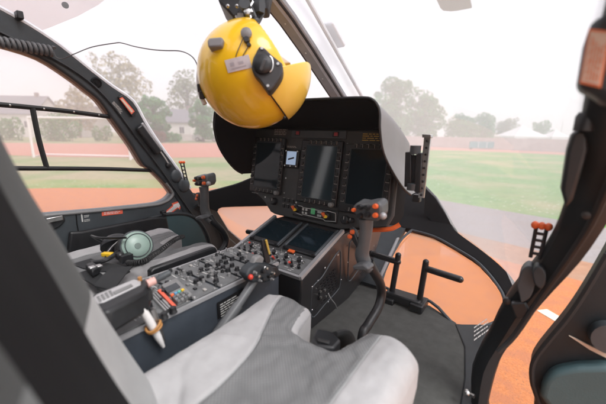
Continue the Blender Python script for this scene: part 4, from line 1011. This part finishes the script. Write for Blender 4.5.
for i in range(len(base)-1):
    T = (base[i+1]-base[i]).normalized(); sdv = T.cross(N).normalized(); n2 = sdv.cross(T)
    for j in range(5):
        f = j/5; ph = (i+f)*2*math.pi*.36; pts.append(base[i].lerp(base[i+1], f)+(sdv*math.cos(ph)+n2*math.sin(ph))*.0065)
m.tube(pts, .002, 5); m.build('coiled_lead', RUB, hs)
m = MB(); m.tube(curve([Z(104,262,1.2), Z(108,250,1.215), Z(118,240,1.22), Z(126,236,1.22)], 5), .002, 6); m.build('lead', BLACK, hs)

# ================================================================== PORTABLE RADIO
ra = thing('portable_radio', 'portable radio with pale keypad face and stub antenna lying across the console', 'radio', Z(120,300,1.22))
top = [(88,300),(93,294),(135,277.5),(146,279),(150,283),(147,290),(108,311),(98,312)]
m = MB(); m.prism([Z(*p, 1.262) for p in top], (.006,-.004,-.042)); m.build('body', BLACK, ra, bevel=.007, seg=3)
m = MB(); m.prism([Z(*p, 1.264) for p in [(92,298.5),(95,294.5),(134,278.8),(141,280),(141,284),(104,301.5),(97,303)]], (0,0,-.006)); fc = m.build('face', mat('radio_pale', (.42,.41,.42), .45, var=.06), ra, bevel=.003)
m = MB(); m.prism([Z(*p, 1.2645) for p in [(113,292.5),(131,284.5),(133,286.5),(115,295)]], (0,0,.0015)); m.build('screen', mat('radio_screen', (.2,.2,.2), .25), fc)
m = MB()
for i in range(4):
    for j in range(3): m.prism([Z(x, y, 1.2645) for x, y in [(a+96.5+4*i+1.2*j, b+297.2-1.85*i+1.9*j) for a, b in ((0,0),(2.4,-1.1),(3,0),(.7,1.1))]], (0,0,.0015))
m.build('keys', HOODG, fc)
m = MB(); m.prism([Z(*p, 1.255) for p in [(124,296),(149,284.5),(152,289),(128,301)]], (.004,0,-.022)); m.build('battery_grip', RUB, ra, bevel=.004)
m = MB(); m.tube([Z(147,284,1.268), Z(155,280.5,1.27)], .0078, 12); m.build('antenna_base', mat('pink_band', (.62,.36,.32), .5), ra)
m = MB(); m.tube([Z(154,281,1.27), Z(162,277,1.275), Z(170,272.5,1.28)], [.0055,.0068,.0062], 12); m.build('antenna', GREYD, ra)
m = MB(); m.lathe([(0,0),(.004,0),(.004,.007),(0,.007)], Z(140,280.5,1.263), (0,0,1), 10); m.build('knob', BAND, ra)

# ================================================================== PEN AND PLIERS HELD BY A BAND
pe = thing('pen', 'white pen with red tip clipped on the console edge by a brown band', 'pen', X(150,322,.11))
m = MB(); m.tube([X(139.5,305.5,.112), X(142,309,.112), X(150,322,.112), X(158,337,.112), X(163.5,347,.112)], [.004,.0068,.0078,.0068,.003], 14, sm=3); m.build('barrel', WHITE, pe)
m = MB(); m.ball(X(139.8,306,.112), .006); m.build('tip', RED, pe)
m = MB(); m.tube([X(152,309,.106), X(158,327,.108), X(163.5,342,.11)], [.006,.007,.004], 8); m.build('clip', STEEL, pe)
m = MB(); c = X(153.5,326,.112); T = (X(163,345,.11)-X(141,307,.11)).normalized(); N = T.cross(V((1,0,0))).normalized()
m.tube([c+(V((1,0,0))*math.cos(t)+N*math.sin(t)*1.25)*.0112+T*.002*math.sin(2*t) for t in [2*math.pi*i/24 for i in range(25)]], .0024, 8); m.tube([c+T*.006+(V((1,0,0))*math.cos(t)+N*math.sin(t)*1.25)*.0108 for t in [2*math.pi*i/24 for i in range(25)]], .002, 8); m.build('band', BAND, pe)

# ================================================================== OUTSIDE
def gmat(name, c1, c2, sc, c3=None, rough=.95, bump=.3, fleck=None):
    m = bpy.data.materials.new(name); m.use_nodes = True; nt = m.node_tree; b = nt.nodes['Principled BSDF']; b.inputs['Roughness'].default_value = rough; b.inputs['Specular IOR Level'].default_value = .15
    tc = nt.nodes.new('ShaderNodeTexCoord'); n1 = nt.nodes.new('ShaderNodeTexNoise'); n1.inputs['Scale'].default_value = sc; n1.inputs['Detail'].default_value = 8; n1.inputs['Roughness'].default_value = .7
    nt.links.new(tc.outputs['Object'], n1.inputs['Vector']); r = nt.nodes.new('ShaderNodeValToRGB')
    r.color_ramp.elements[0].position = .35; r.color_ramp.elements[1].position = .65; r.color_ramp.elements[0].color = (*c1, 1); r.color_ramp.elements[1].color = (*c2, 1)
    nt.links.new(n1.outputs['Fac'], r.inputs['Fac']); last = r.outputs['Color']
    if c3:
        n2 = nt.nodes.new('ShaderNodeTexNoise'); n2.inputs['Scale'].default_value = sc*.12; n2.inputs['Detail'].default_value = 5; nt.links.new(tc.outputs['Object'], n2.inputs['Vector'])
        rr = nt.nodes.new('ShaderNodeMapRange'); rr.inputs['From Min'].default_value = .46; rr.inputs['From Max'].default_value = .62; nt.links.new(n2.outputs['Fac'], rr.inputs['Value'])
        mx = nt.nodes.new('ShaderNodeMixRGB'); nt.links.new(rr.outputs['Result'], mx.inputs['Fac']); nt.links.new(last, mx.inputs['Color1']); mx.inputs['Color2'].default_value = (*c3, 1); last = mx.outputs['Color']
    if fleck:
        vo_ = nt.nodes.new('ShaderNodeTexVoronoi'); vo_.inputs['Scale'].default_value = fleck[1]; nt.links.new(tc.outputs['Object'], vo_.inputs['Vector'])
        lt = nt.nodes.new('ShaderNodeMath'); lt.operation = 'LESS_THAN'; lt.inputs[1].default_value = fleck[2]; nt.links.new(vo_.outputs['Distance'], lt.inputs[0])
        mx = nt.nodes.new('ShaderNodeMixRGB'); nt.links.new(lt.outputs[0], mx.inputs['Fac']); nt.links.new(last, mx.inputs['Color1']); mx.inputs['Color2'].default_value = (*fleck[0], 1); last = mx.outputs['Color']
    nt.links.new(last, b.inputs['Base Color'])
    bp = nt.nodes.new('ShaderNodeBump'); bp.inputs['Strength'].default_value = bump; bp.inputs['Distance'].default_value = .02; nt.links.new(n1.outputs['Fac'], bp.inputs['Height']); nt.links.new(bp.outputs['Normal'], b.inputs['Normal'])
    return m
DRY = gmat('dry_grass', (.27,.27,.15), (.38,.34,.22), 3, (.19,.27,.11))
GRS = gmat('green_grass', (.10,.235,.05), (.18,.33,.09), 2.6, (.30,.31,.14), fleck=((.62,.64,.55), 6, .13))
TART = gmat('orange_track_surface', (.52,.18,.07), (.66,.26,.11), 60, (.52,.20,.10), bump=.8, rough=.85, fleck=((.36,.17,.10), 70, .22))
TRK = gmat('red_track', (.44,.20,.15), (.52,.26,.20), 5)
PATH = gmat('asphalt_pale', (.24,.22,.22), (.31,.285,.285), 14, (.27,.24,.23))
DIRT = gmat('worn_border', (.30,.16,.10), (.40,.23,.15), 6, (.33,.22,.16))
def sheet(name, pts, z, mt, kind='structure', tri=True):
    m = MB(); m.add([(x, y, z) for x, y in pts], [list(range(len(pts)))]); o = m.build(name, mt); 
    bm = bmesh.new(); bm.from_mesh(o.data)
    for f in bm.faces:
        if f.normal.z < 0: f.normal_flip()
    bm.to_mesh(o.data); bm.free(); o['kind'] = kind; return o
sheet('ground', [(-230,-200),(230,-200),(230,230),(-230,230)], 0, DRY)
def ln(x, k): return k-.21*x
sheet('grass_field', [(-13,23),(-11.2,13.5),(-6,8.9),(-3,ln(-3,7.9)),(30,ln(30,7.9)),(30,34),(3,36.9),(-2,37.5),(-8,36.2)], .004, GRS)
sheet('footpath', [(-6,ln(-6,7.9)),(40,ln(40,7.9)),(40,ln(40,5.5)),(-6,ln(-6,5.5))], .008, PATH)
sheet('dirt_strip', [(-6,ln(-6,5.5)),(40,ln(40,5.5)),(40,ln(40,4.7)),(-6,ln(-6,4.7))], .008, DIRT)
sheet('grass_verge', [(-18,-5),(-11.6,3.1),(-9.8,4.9),(-6.6,7.3),(-5.5,6.4),(-8.2,4.1),(-9.5,2.95),(-16,-5)], .008, GRS)
sheet('tartan_surface', [(-6,ln(-6,4.7)),(40,ln(40,4.7)),(40,-30),(-30,-30),(-16,-5),(-9.5,2.95),(-8.2,4.1)], .012, TART)
trn = [(-40,-4),(-30,2),(-21,6.4),(-16.9,10),(-14.4,14),(-13.2,23),(-8.2,36.4),(-2,37.7),(3,37.1),(35,33.8)]
trf = [(35,41),(3,44),(-3,45.5),(-14,46),(-27,40),(-34,30),(-37,20),(-40,13),(-46,8),(-56,1)]
sheet('running_track', trn+trf, .006, TRK)
LINEM = mat('line_paint_white', (.7,.66,.55), .7, var=.1)
p = Z(544,311,.016); q = Z(563,322,.016)
dv = (q-p).normalized(); pv = V((-dv.y, dv.x, 0))*.055
m = MB(); m.add([p-dv*.02+pv, p-dv*.02-pv, q+dv*.6-pv, q+dv*.6+pv], [(0,1,2,3)]); struct(m.build('painted_line', LINEM))

def G(px, w):
    d = RT*((px-303)/F)+FW+UP*((202-133)/F); d = V((d.x, d.y, 0)); p = CAM+d*w; p.z = 0; return p
def foliage(name, c1, c2):
    m = bpy.data.materials.new(name); m.use_nodes = True; nt = m.node_tree; b = nt.nodes['Principled BSDF']; b.inputs['Roughness'].default_value = .7; b.inputs['Specular IOR Level'].default_value = .2
    tc = nt.nodes.new('ShaderNodeTexCoord'); n = nt.nodes.new('ShaderNodeTexNoise'); n.inputs['Scale'].default_value = 1.1; n.inputs['Detail'].default_value = 4; nt.links.new(tc.outputs['Object'], n.inputs['Vector'])
    r = nt.nodes.new('ShaderNodeValToRGB'); r.color_ramp.elements[0].position = .35; r.color_ramp.elements[1].position = .65; r.color_ramp.elements[0].color = (*c1, 1); r.color_ramp.elements[1].color = (*c2, 1)
    nt.links.new(n.outputs['Fac'], r.inputs['Fac']); nt.links.new(r.outputs['Color'], b.inputs['Base Color'])
    return m
FG = foliage('leaves_green', (.045,.19,.05), (.09,.28,.08)); FP = foliage('leaves_olive', (.12,.16,.06), (.2,.22,.09)); FA = foliage('leaves_autumn', (.24,.21,.08), (.34,.28,.11)); FH = foliage('leaves_hedge', (.07,.20,.06), (.12,.27,.085)); FR = foliage('leaves_russet', (.13,.06,.04), (.17,.09,.05))
BARK = mat('bark', (.10,.085,.07), .9, var=.25, vscale=6)
def leaves(mb, c, r, n, s, rnd):
    for _ in range(n):
        while True:
            l = V((rnd.uniform(-1,1), rnd.uniform(-1,1), rnd.uniform(-1,1)))
            if l.length < 1: break
        l = l.normalized()*(l.length**.45)
        p = c+V((l.x*r[0], l.y*r[1], l.z*r[2])); a = V((rnd.gauss(0,1), rnd.gauss(0,1), rnd.gauss(0,1))).normalized(); b = a.orthogonal().normalized(); b = b*math.cos(rnd.random()*3)+a.cross(b)*math.sin(rnd.random()*3)
        cdir = a.cross(b); k = s*rnd.uniform(.6,1.4)
        mb.add([p+b*k, p+cdir*k*.55, p-b*k, p-cdir*k*.55], [(0,1,2,3)])
def tree(label, pos, H, W, fm, seed, dens=1.0, name='broadleaf_tree', trunk_h=.25, s=None, group='trees beyond the field'):
    rnd = random.Random(seed); t = thing(name, label, 'tree', pos, group)
    m = MB(); tw = H*.022+.05
    tops = []
    m.tube([pos, pos+V((rnd.uniform(-.1,.1)*W*.3,0,H*.4)), pos+V((rnd.uniform(-.1,.1)*W*.5,0,H*.8))], [tw*1.2, tw*.8, tw*.25], 8, sm=3)
    k = max(7, int(9+W*.5))
    cl = []
    for i in range(k):
        h = H*(trunk_h+(.97-trunk_h)*((i+.5)/k)); prof = math.sin(math.pi*min(1, ((h/H-trunk_h)/(1-trunk_h))*.82+.16))**.7
        an = i*2.4+rnd.random(); rr = W*.5*prof*rnd.uniform(.35,.72)
        c = pos+V((math.cos(an)*rr, math.sin(an)*rr, h)); cl.append(c)
        m.tube([pos+V((0,0,h*.62)), pos+V((math.cos(an)*rr*.45, math.sin(an)*rr*.45, h*.85)), c], [tw*.4, tw*.25, tw*.06], 5)
    m.build('trunk', BARK, t)
    f = MB(); s = s or W*.017+.05
    for c in cl:
        r = W*rnd.uniform(.17,.27); nn = int(170*dens)
        leaves(f, c, (r, r, r*rnd.uniform(.65,.95)), nn, s, rnd)
        for _ in range(3):
            a = rnd.random()*6.3; leaves(f, c+V((math.cos(a)*r*.9, math.sin(a)*r*.9, rnd.uniform(-.5,.8)*r)), (r*.4, r*.4, r*.35), int(32*dens), s, rnd)
    f.build('crown', fm, t, ang=180, fix=False); return t
tree('tallest hazy grey tree rising beyond the hood and the field', G(392,62), 11.6, 9.5, FG, 1, 3.0, trunk_h=.1)
tree('broad hazy tree joined to the tallest one, nearer the grey hood', G(422,66), 9.2, 9.5, FG, 2, 2.8, trunk_h=.08)
tree('low hazy tree behind the pale wall, between the tall trees and the teal board', G(460,66), 5.0, 7.5, FG, 3, 2.2, trunk_h=.05)
tree('round hazy tree behind the pale wall, above the teal board', G(482,68), 5.7, 6.5, FG, 4, 2.2, trunk_h=.05)
tree('small olive hazy tree between the teal board and the larger white tent', G(506,70), 4.6, 5.5, FP, 5, 2, trunk_h=.05)
tree('small hazy tree between the two white tents', G(541,70), 4.4, 5.0, FG, 6, 2, trunk_h=.05)
tree('green bushy tree beside the placard of the far pillar', G(155,44), 5.5, 5.0, FG, 7, 3, trunk_h=.08)
tree('slim green tree beside the yellow helmet', G(203,46), 5.4, 4.4, FG, 8, 2.4, trunk_h=.15)
tree('tall yellowish tree rising behind the far pillar', G(124,64), 14.5, 11, FA, 9, 1.3)
tree('tall pale olive tree between the white house and the helmet', G(190,62), 11.5, 8, FP, 10, 1.3)
tree('yellowish tree partly hidden by the far pillar, lower than its neighbour', G(80,58), 8.0, 6.5, FA, 12, 1.3)
def bush(label, pos, w, d, h, fm, seed, name='shrub', cat='shrub', n=900, s=.11, group=None):
    rnd = random.Random(seed); t = thing(name, label, cat, pos, group); m = MB(); ax = V((RT.x, RT.y, 0)).normalized(); ay = V((-ax.y, ax.x, 0))
    k = max(3, int(w/h*2.2)+2)
    for i in range(k):
        c = pos+ax*((i+.5)/k-.5)*w*.9+ay*rnd.uniform(-.3,.3)*d+V((0,0,h*rnd.uniform(.42,.55)))
        leaves(m, c, (w/k*.95, d*.5, h*rnd.uniform(.42,.56)), n//k, s, rnd)
    m.build('foliage', fm, t, ang=180, fix=False)
    st = MB()
    for i in range(k): 
        b = pos+ax*((i+.5)/k-.5)*w*.8; st.tube([b, b+V((rnd.uniform(-.2,.2), 0, h*.5))], [.04,.02], 5)
    st.build('stem', BARK, t)
    return t
bush('green hedge below the pale house with grey roof', G(8,40), 3.9, 1.6, 2.9, FH, 21, 'hedge', 'hedge', 1800, .13, 'hedges beyond the track')
bush('tallest green hedge behind the white goal, beside the window bar', G(59,40), 5.0, 1.8, 3.5, FH, 22, 'hedge', 'hedge', 2600, .13, 'hedges beyond the track')
bush('small low hedge by the foot of the far pillar', G(101,42), 2.4, 1.2, 1.9, FH, 23, 'hedge', 'hedge', 900, .11, 'hedges beyond the track')
bush('low russet shrub beneath the green bushy tree', G(158,41), 1.8, 1.2, 1.6, FR, 24)
bush('low green shrub in front of the white house', G(172,43), 2.2, 1.2, 1.3, FG, 25)

# houses
HW = mat('house_render', (.62,.60,.58), .8, var=.06, vscale=2); RF = mat('roof_tile', (.22,.17,.16), .8, var=.2, vscale=5); RFG = mat('roof_slate', (.17,.17,.19), .8, var=.2, vscale=5); WN = mat('window_dark', (.05,.055,.065), .2)
def house(label, px, w, wid, dep, eave, ridge, roofm, name='house', wins=2):
    pos = G(px, w); t = thing(name, label, 'house', pos, 'houses beyond the trees'); ax = V((RT.x, RT.y, 0)).normalized(); ay = V((-ax.y, ax.x, 0)); U3 = V((0,0,1)); A_ = (ax, ay, U3)
    m = MB(); m.box(pos+U3*eave/2, (wid, dep, eave), A_); 
    for s in (-1, 1): m.prism([pos+ax*s*(wid/2-.02)-ay*dep/2+U3*(eave-.01), pos+ax*s*(wid/2-.02)+ay*dep/2+U3*(eave-.01), pos+ax*s*(wid/2-.02)+U3*(ridge-.12)], -ax*s*.2)
    m.build('wall', HW, t)
    r = MB(); o = .3
    for s in (-1, 1):
        a = pos+ay*s*(dep/2+o)+U3*(eave-.15); b = pos+U3*ridge
        r.prism([a-ax*(wid/2+o), a+ax*(wid/2+o), b+ax*(wid/2+o), b-ax*(wid/2+o)], U3*.12)
    rf = r.build('roof', roofm, t)
    c = MB(); c.box(pos+ax*wid*.3+U3*(ridge+.2), (.5,.5,1.0), A_); c.build('chimney', RF, rf)
    for i in range(wins):
        x = (i+.5)/wins-.5
        f = MB(); f.box(pos+ax*x*wid-ay*(dep/2+.02)+U3*eave*.55, (.95,.06,1.25), A_); fo = f.build('window', WHITE, t)
        g = MB(); g.box(pos+ax*(x*wid-.21)-ay*(dep/2+.06)+U3*eave*.55, (.36,.03,1.08), A_); g.box(pos+ax*(x*wid+.21)-ay*(dep/2+.06)+U3*eave*.55, (.36,.03,1.08), A_); g.build('pane', WN, fo)
    return t
house('white house with windows between the two green trees', 180, 58, 6.0, 6, 3.0, 5.2, RFG)
house('pale house with grey roof and three windows beyond the goal post', 28, 60, 9, 7, 4.0, 7.2, RFG, wins=3)
house('pale house with brown roof behind the tallest hedge', 84, 66, 7, 7, 3.4, 6.0, RF)
# boundary walls
def wall(label, p0, p1, h, mt, name='boundary_wall', cap=True, nposts=8):
    t = thing(name, label, 'wall', p0); d = (p1-p0); L_ = d.length; d.normalize(); n = V((-d.y, d.x, 0)); U3 = V((0,0,1))
    m = MB(); m.box((p0+p1)/2+U3*h/2, (L_, .12, h), (d, n, U3)); m.build('panel', mt, t)
    for i in range(nposts+1):
        m = MB(); m.box(p0+d*L_*i/nposts+U3*(h*.5+.03), (.16,.2,h+.06), (d, n, U3)); m.build('post', mt, t)
    return t
CONC = mat('wall_pale', (.52,.47,.46), .85, var=.1, vscale=1.5)
wall('long pale wall behind the green field, under the hazy trees', V((-24,47,0)), V((30,40.5,0)), 1.35, CONC, nposts=18)
wall('low pale wall in front of the white house', G(150,50), G(222,52), 1.0, CONC, nposts=5)
# teal board
t = thing('field_board', 'teal board standing before the pale wall at the edge of the field', 'board', G(488,37)); a = G(471,37); b = G(505,38); d = (b-a).normalized(); n = V((-d.y, d.x, 0))
m = MB(); m.box((a+b)/2+V((0,0,.52)), ((b-a).length, .08, .74), (d, n, V((0,0,1)))); m.build('board', mat('board_teal', (.08,.26,.30), .6, var=.08, vscale=3), t, bevel=.01)
m = MB()
for k in range(1, 4): m.box(a.lerp(b, k/4)+V((0,0,.52))-n*.05, (.03,.02,.74), (d, n, V((0,0,1))))
m.build('joint', WHITE, t)
for k in (.05,.95):
    m = MB(); m.box(a.lerp(b, k)+V((0,0,.1)), (.08,.3,.2), (d, n, V((0,0,1)))); m.build('foot', GREYD, t)
# tents
def tent(label, px, w, wid, hgt, eav):
    pos = G(px, w); t = thing('tent', label, 'tent', pos, 'white tents behind the wall'); ax = V((RT.x, RT.y, 0)).normalized(); ay = V((-ax.y, ax.x, 0)); U3 = V((0,0,1)); h = wid/2
    rings = []
    for i in range(9):
        f = i/8; k = (1-f)**1.25*h+.03; z = eav+(hgt-eav)*f; rings.append([pos+ax*k*a+ay*k*b+U3*z for a, b in ((-1,-1),(1,-1),(1,1),(-1,1))])
    m = MB(); m.loft(rings); m.build('canopy', mat('tent_white', (.7,.69,.7), .7), t, ang=30)
    m = MB(); m.box(pos+U3*(eav-.14), (wid,wid,.28), (ax, ay, U3)); m.build('valance', mat('tent_white', (.7,.69,.7), .7), t)
    for a, b in ((-1,-1),(1,-1),(1,1),(-1,1)):
        m = MB(); m.tube([pos+ax*h*.97*a+ay*h*.97*b, pos+ax*h*.97*a+ay*h*.97*b+U3*eav], .05, 8); m.build('leg', STEEL, t)
tent('larger white peaked tent behind the pale wall', 521, 52, 5.4, 3.4, 1.6)
tent('smaller white peaked tent right of the larger one', 555, 56, 3.2, 2.9, 1.6)
tag(MB().tube([G(561,58), G(561,58)+V((0,0,4.6))], [.06,.03], 8).build('flag_pole', STEEL), 'thin pole rising beside the smaller white tent', 'pole')
# goal
gt = thing('football_goal', 'white football goal frame seen through the far door window', 'goal', G(34,17)); GW = mat('goal_white', (.78,.76,.76), .4)
a = G(30,17); a2 = G(41,18.6); b = G(128,16.5); b2 = G(134,18.2); H_ = 2.1
for p in (a, b):
    m = MB(); m.tube([p, p+V((0,0,H_))], .06, 10); m.build('post', GW, gt)
m = MB(); m.tube([a+V((0,0,H_)), b+V((0,0,H_))], .06, 10); m.build('crossbar', GW, gt)
m = MB(); m.tube([a+V((0,0,.05)), a2+V((0,0,.05)), b2+V((0,0,.05)), b+V((0,0,.05))], .05, 8); m.build('base_bar', GW, gt)
for p, q in ((a, a2), (b, b2)):
    m = MB(); m.tube([p+V((0,0,H_)), p.lerp(q, .35)+V((0,0,H_)), q+V((0,0,.05))], .035, 8); m.build('stay', GW, gt)
# cars
def car(label, px, w, colr, nm):
    pos = G(px, w); t = thing('parked_car', label, 'car', pos, 'cars parked by the house'); ax = V((RT.x, RT.y, 0)).normalized(); ay = V((-ax.y, ax.x, 0)); U3 = V((0,0,1))
    side = [(-2.0,.3),(-2.05,.7),(-1.9,.95),(-1.2,1.0),(-.7,1.4),(.6,1.45),(1.2,1.02),(1.9,.9),(2.05,.6),(2.0,.3)]
    m = MB(); m.prism([pos+ax*x+U3*z-ay*.85 for x, z in side], ay*1.7); m.build('body', mat(nm, colr, .3, coat=.5), t, bevel=.08, seg=3)
    m = MB(); m.prism([pos+ax*x+U3*z-ay*.86 for x, z in [(-1.05,1.02),(-.65,1.34),(.55,1.38),(1.0,1.02)]], ay*.03); m.build('window', WN, t)
    for x in (-1.25, 1.3):
        for s in (-1, 1):
            m = MB(); m.lathe([(0,-.1),(.32,-.1),(.33,.1),(0,.1)], pos+ax*x+U3*.32+ay*s*.8, ay, 16); wh = m.build('wheel', RUB, t)
            m = MB(); m.lathe([(0,-.02),(.2,-.02),(.19,.02),(0,.02)], pos+ax*x+U3*.32+ay*s*.91, ay, 12); m.build('rim', STEEL, wh)
car('white parked car by the low wall, beside the helmet', 207, 49, (.7,.7,.7), 'car_white')
# main rotor blade
tipP = Z(457,11,3.35); hub = V((0,-1.6,3.42)); dv = (tipP-hub); Lb = dv.length; dv.normalize(); sd = dv.cross(V((0,0,1))).normalized()
t = thing('rotor_blade', 'pale main rotor blade tip showing at the top edge of the windshield', 'rotor blade', hub)
m = MB(); hw = .2
pl2 = [(0,-.1),(.6,-.1),(1.0,-hw),(Lb-.22,-hw),(Lb-.1,-hw*.9),(Lb-.02,-hw*.45),(Lb,0),(Lb-.01,hw*.8),(Lb-.02,hw),(1.0,hw),(.6,.1),(0,.1)]
m.prism([hub+dv*a+sd*b for a, b in pl2], (0,0,.03)); m.build('blade', mat('blade_grey', (.33,.3,.3), .5, var=.08, vscale=3), t, bevel=.008)

# ------------------------------------------------------------------ haze
HZ = True
if HZ:
    m = MB(); m.box((0,15,9.0), (480,450,20.0)); hz = m.build('haze', None or mat('tmp_unused', (1,1,1)), None)
    hm = bpy.data.materials.new('haze_air'); hm.use_nodes = True; nt = hm.node_tree
    for n in list(nt.nodes): nt.nodes.remove(n)
    out = nt.nodes.new('ShaderNodeOutputMaterial'); pv_ = nt.nodes.new('ShaderNodeVolumePrincipled'); pv_.inputs['Color'].default_value = (.97,.97,.99,1); pv_.inputs['Density'].default_value = .0058; pv_.inputs['Anisotropy'].default_value = .2
    nt.links.new(pv_.outputs[0], out.inputs['Volume']); hz.data.materials.clear(); hz.data.materials.append(hm); hz['kind'] = 'stuff'

# ------------------------------------------------------------------ light
SUN_EL, SUN_ROT = rad(54), rad(97)
w = bpy.data.worlds.new('World'); scn.world = w; w.use_nodes = True; nt = w.node_tree; bg = nt.nodes['Background']
sk = nt.nodes.new('ShaderNodeTexSky'); sk.sky_type = 'NISHITA'; sk.sun_disc = False; sk.sun_elevation = SUN_EL; sk.sun_rotation = SUN_ROT; sk.dust_density = 6; sk.air_density = 1.5; sk.ozone_density = 1
hsv = nt.nodes.new('ShaderNodeHueSaturation'); hsv.inputs['Saturation'].default_value = .15
mx = nt.nodes.new('ShaderNodeMixRGB'); mx.inputs['Fac'].default_value = .8; mx.inputs['Color2'].default_value = (8.15, 8.1, 8.5, 1)
nt.links.new(sk.outputs['Color'], hsv.inputs['Color']); nt.links.new(hsv.outputs['Color'], mx.inputs['Color1']); nt.links.new(mx.outputs['Color'], bg.inputs['Color']); bg.inputs['Strength'].default_value = .105
sl_ = bpy.data.lights.new('sun', 'SUN'); sl_.energy = 1.5; sl_.angle = rad(25); sl_.color = (1,.98,.96)
so = bpy.data.objects.new('sun', sl_); COL.objects.link(so)
# sky sun_rotation is measured clockwise from +Y
sdir = V((math.sin(SUN_ROT)*math.cos(SUN_EL), math.cos(SUN_ROT)*math.cos(SUN_EL), math.sin(SUN_EL)))
so.rotation_euler = (-sdir).to_track_quat('-Z', 'Y').to_euler(); so.location = (0,0,30)

# ------------------------------------------------------------------ camera
cd = bpy.data.cameras.new('camera'); cam = bpy.data.objects.new('camera', cd); COL.objects.link(cam); scn.camera = cam
cd.sensor_width = 36; cd.lens = F/606*36; cd.clip_end = 1500; cd.clip_start = .02
M = Matrix((RT, UP, -FW)).transposed().to_4x4(); M.translation = CAM; cam.matrix_world = M
cd.dof.use_dof = True; cd.dof.focus_distance = 1.15; cd.dof.aperture_fstop = 2.5
vs = scn.view_settings; vs.view_transform = 'Standard'; vs.look = 'None'; vs.exposure = .98; vs.gamma = 1; vs.use_curve_mapping = False
scn.render.engine = 'CYCLES'; cy = scn.cycles; cy.max_bounces = 8; cy.transparent_max_bounces = 12; cy.volume_bounces = 3; cy.diffuse_bounces = 4; cy.use_denoising = True; cy.caustics_reflective = False; cy.caustics_refractive = False; cy.sample_clamp_indirect = 6
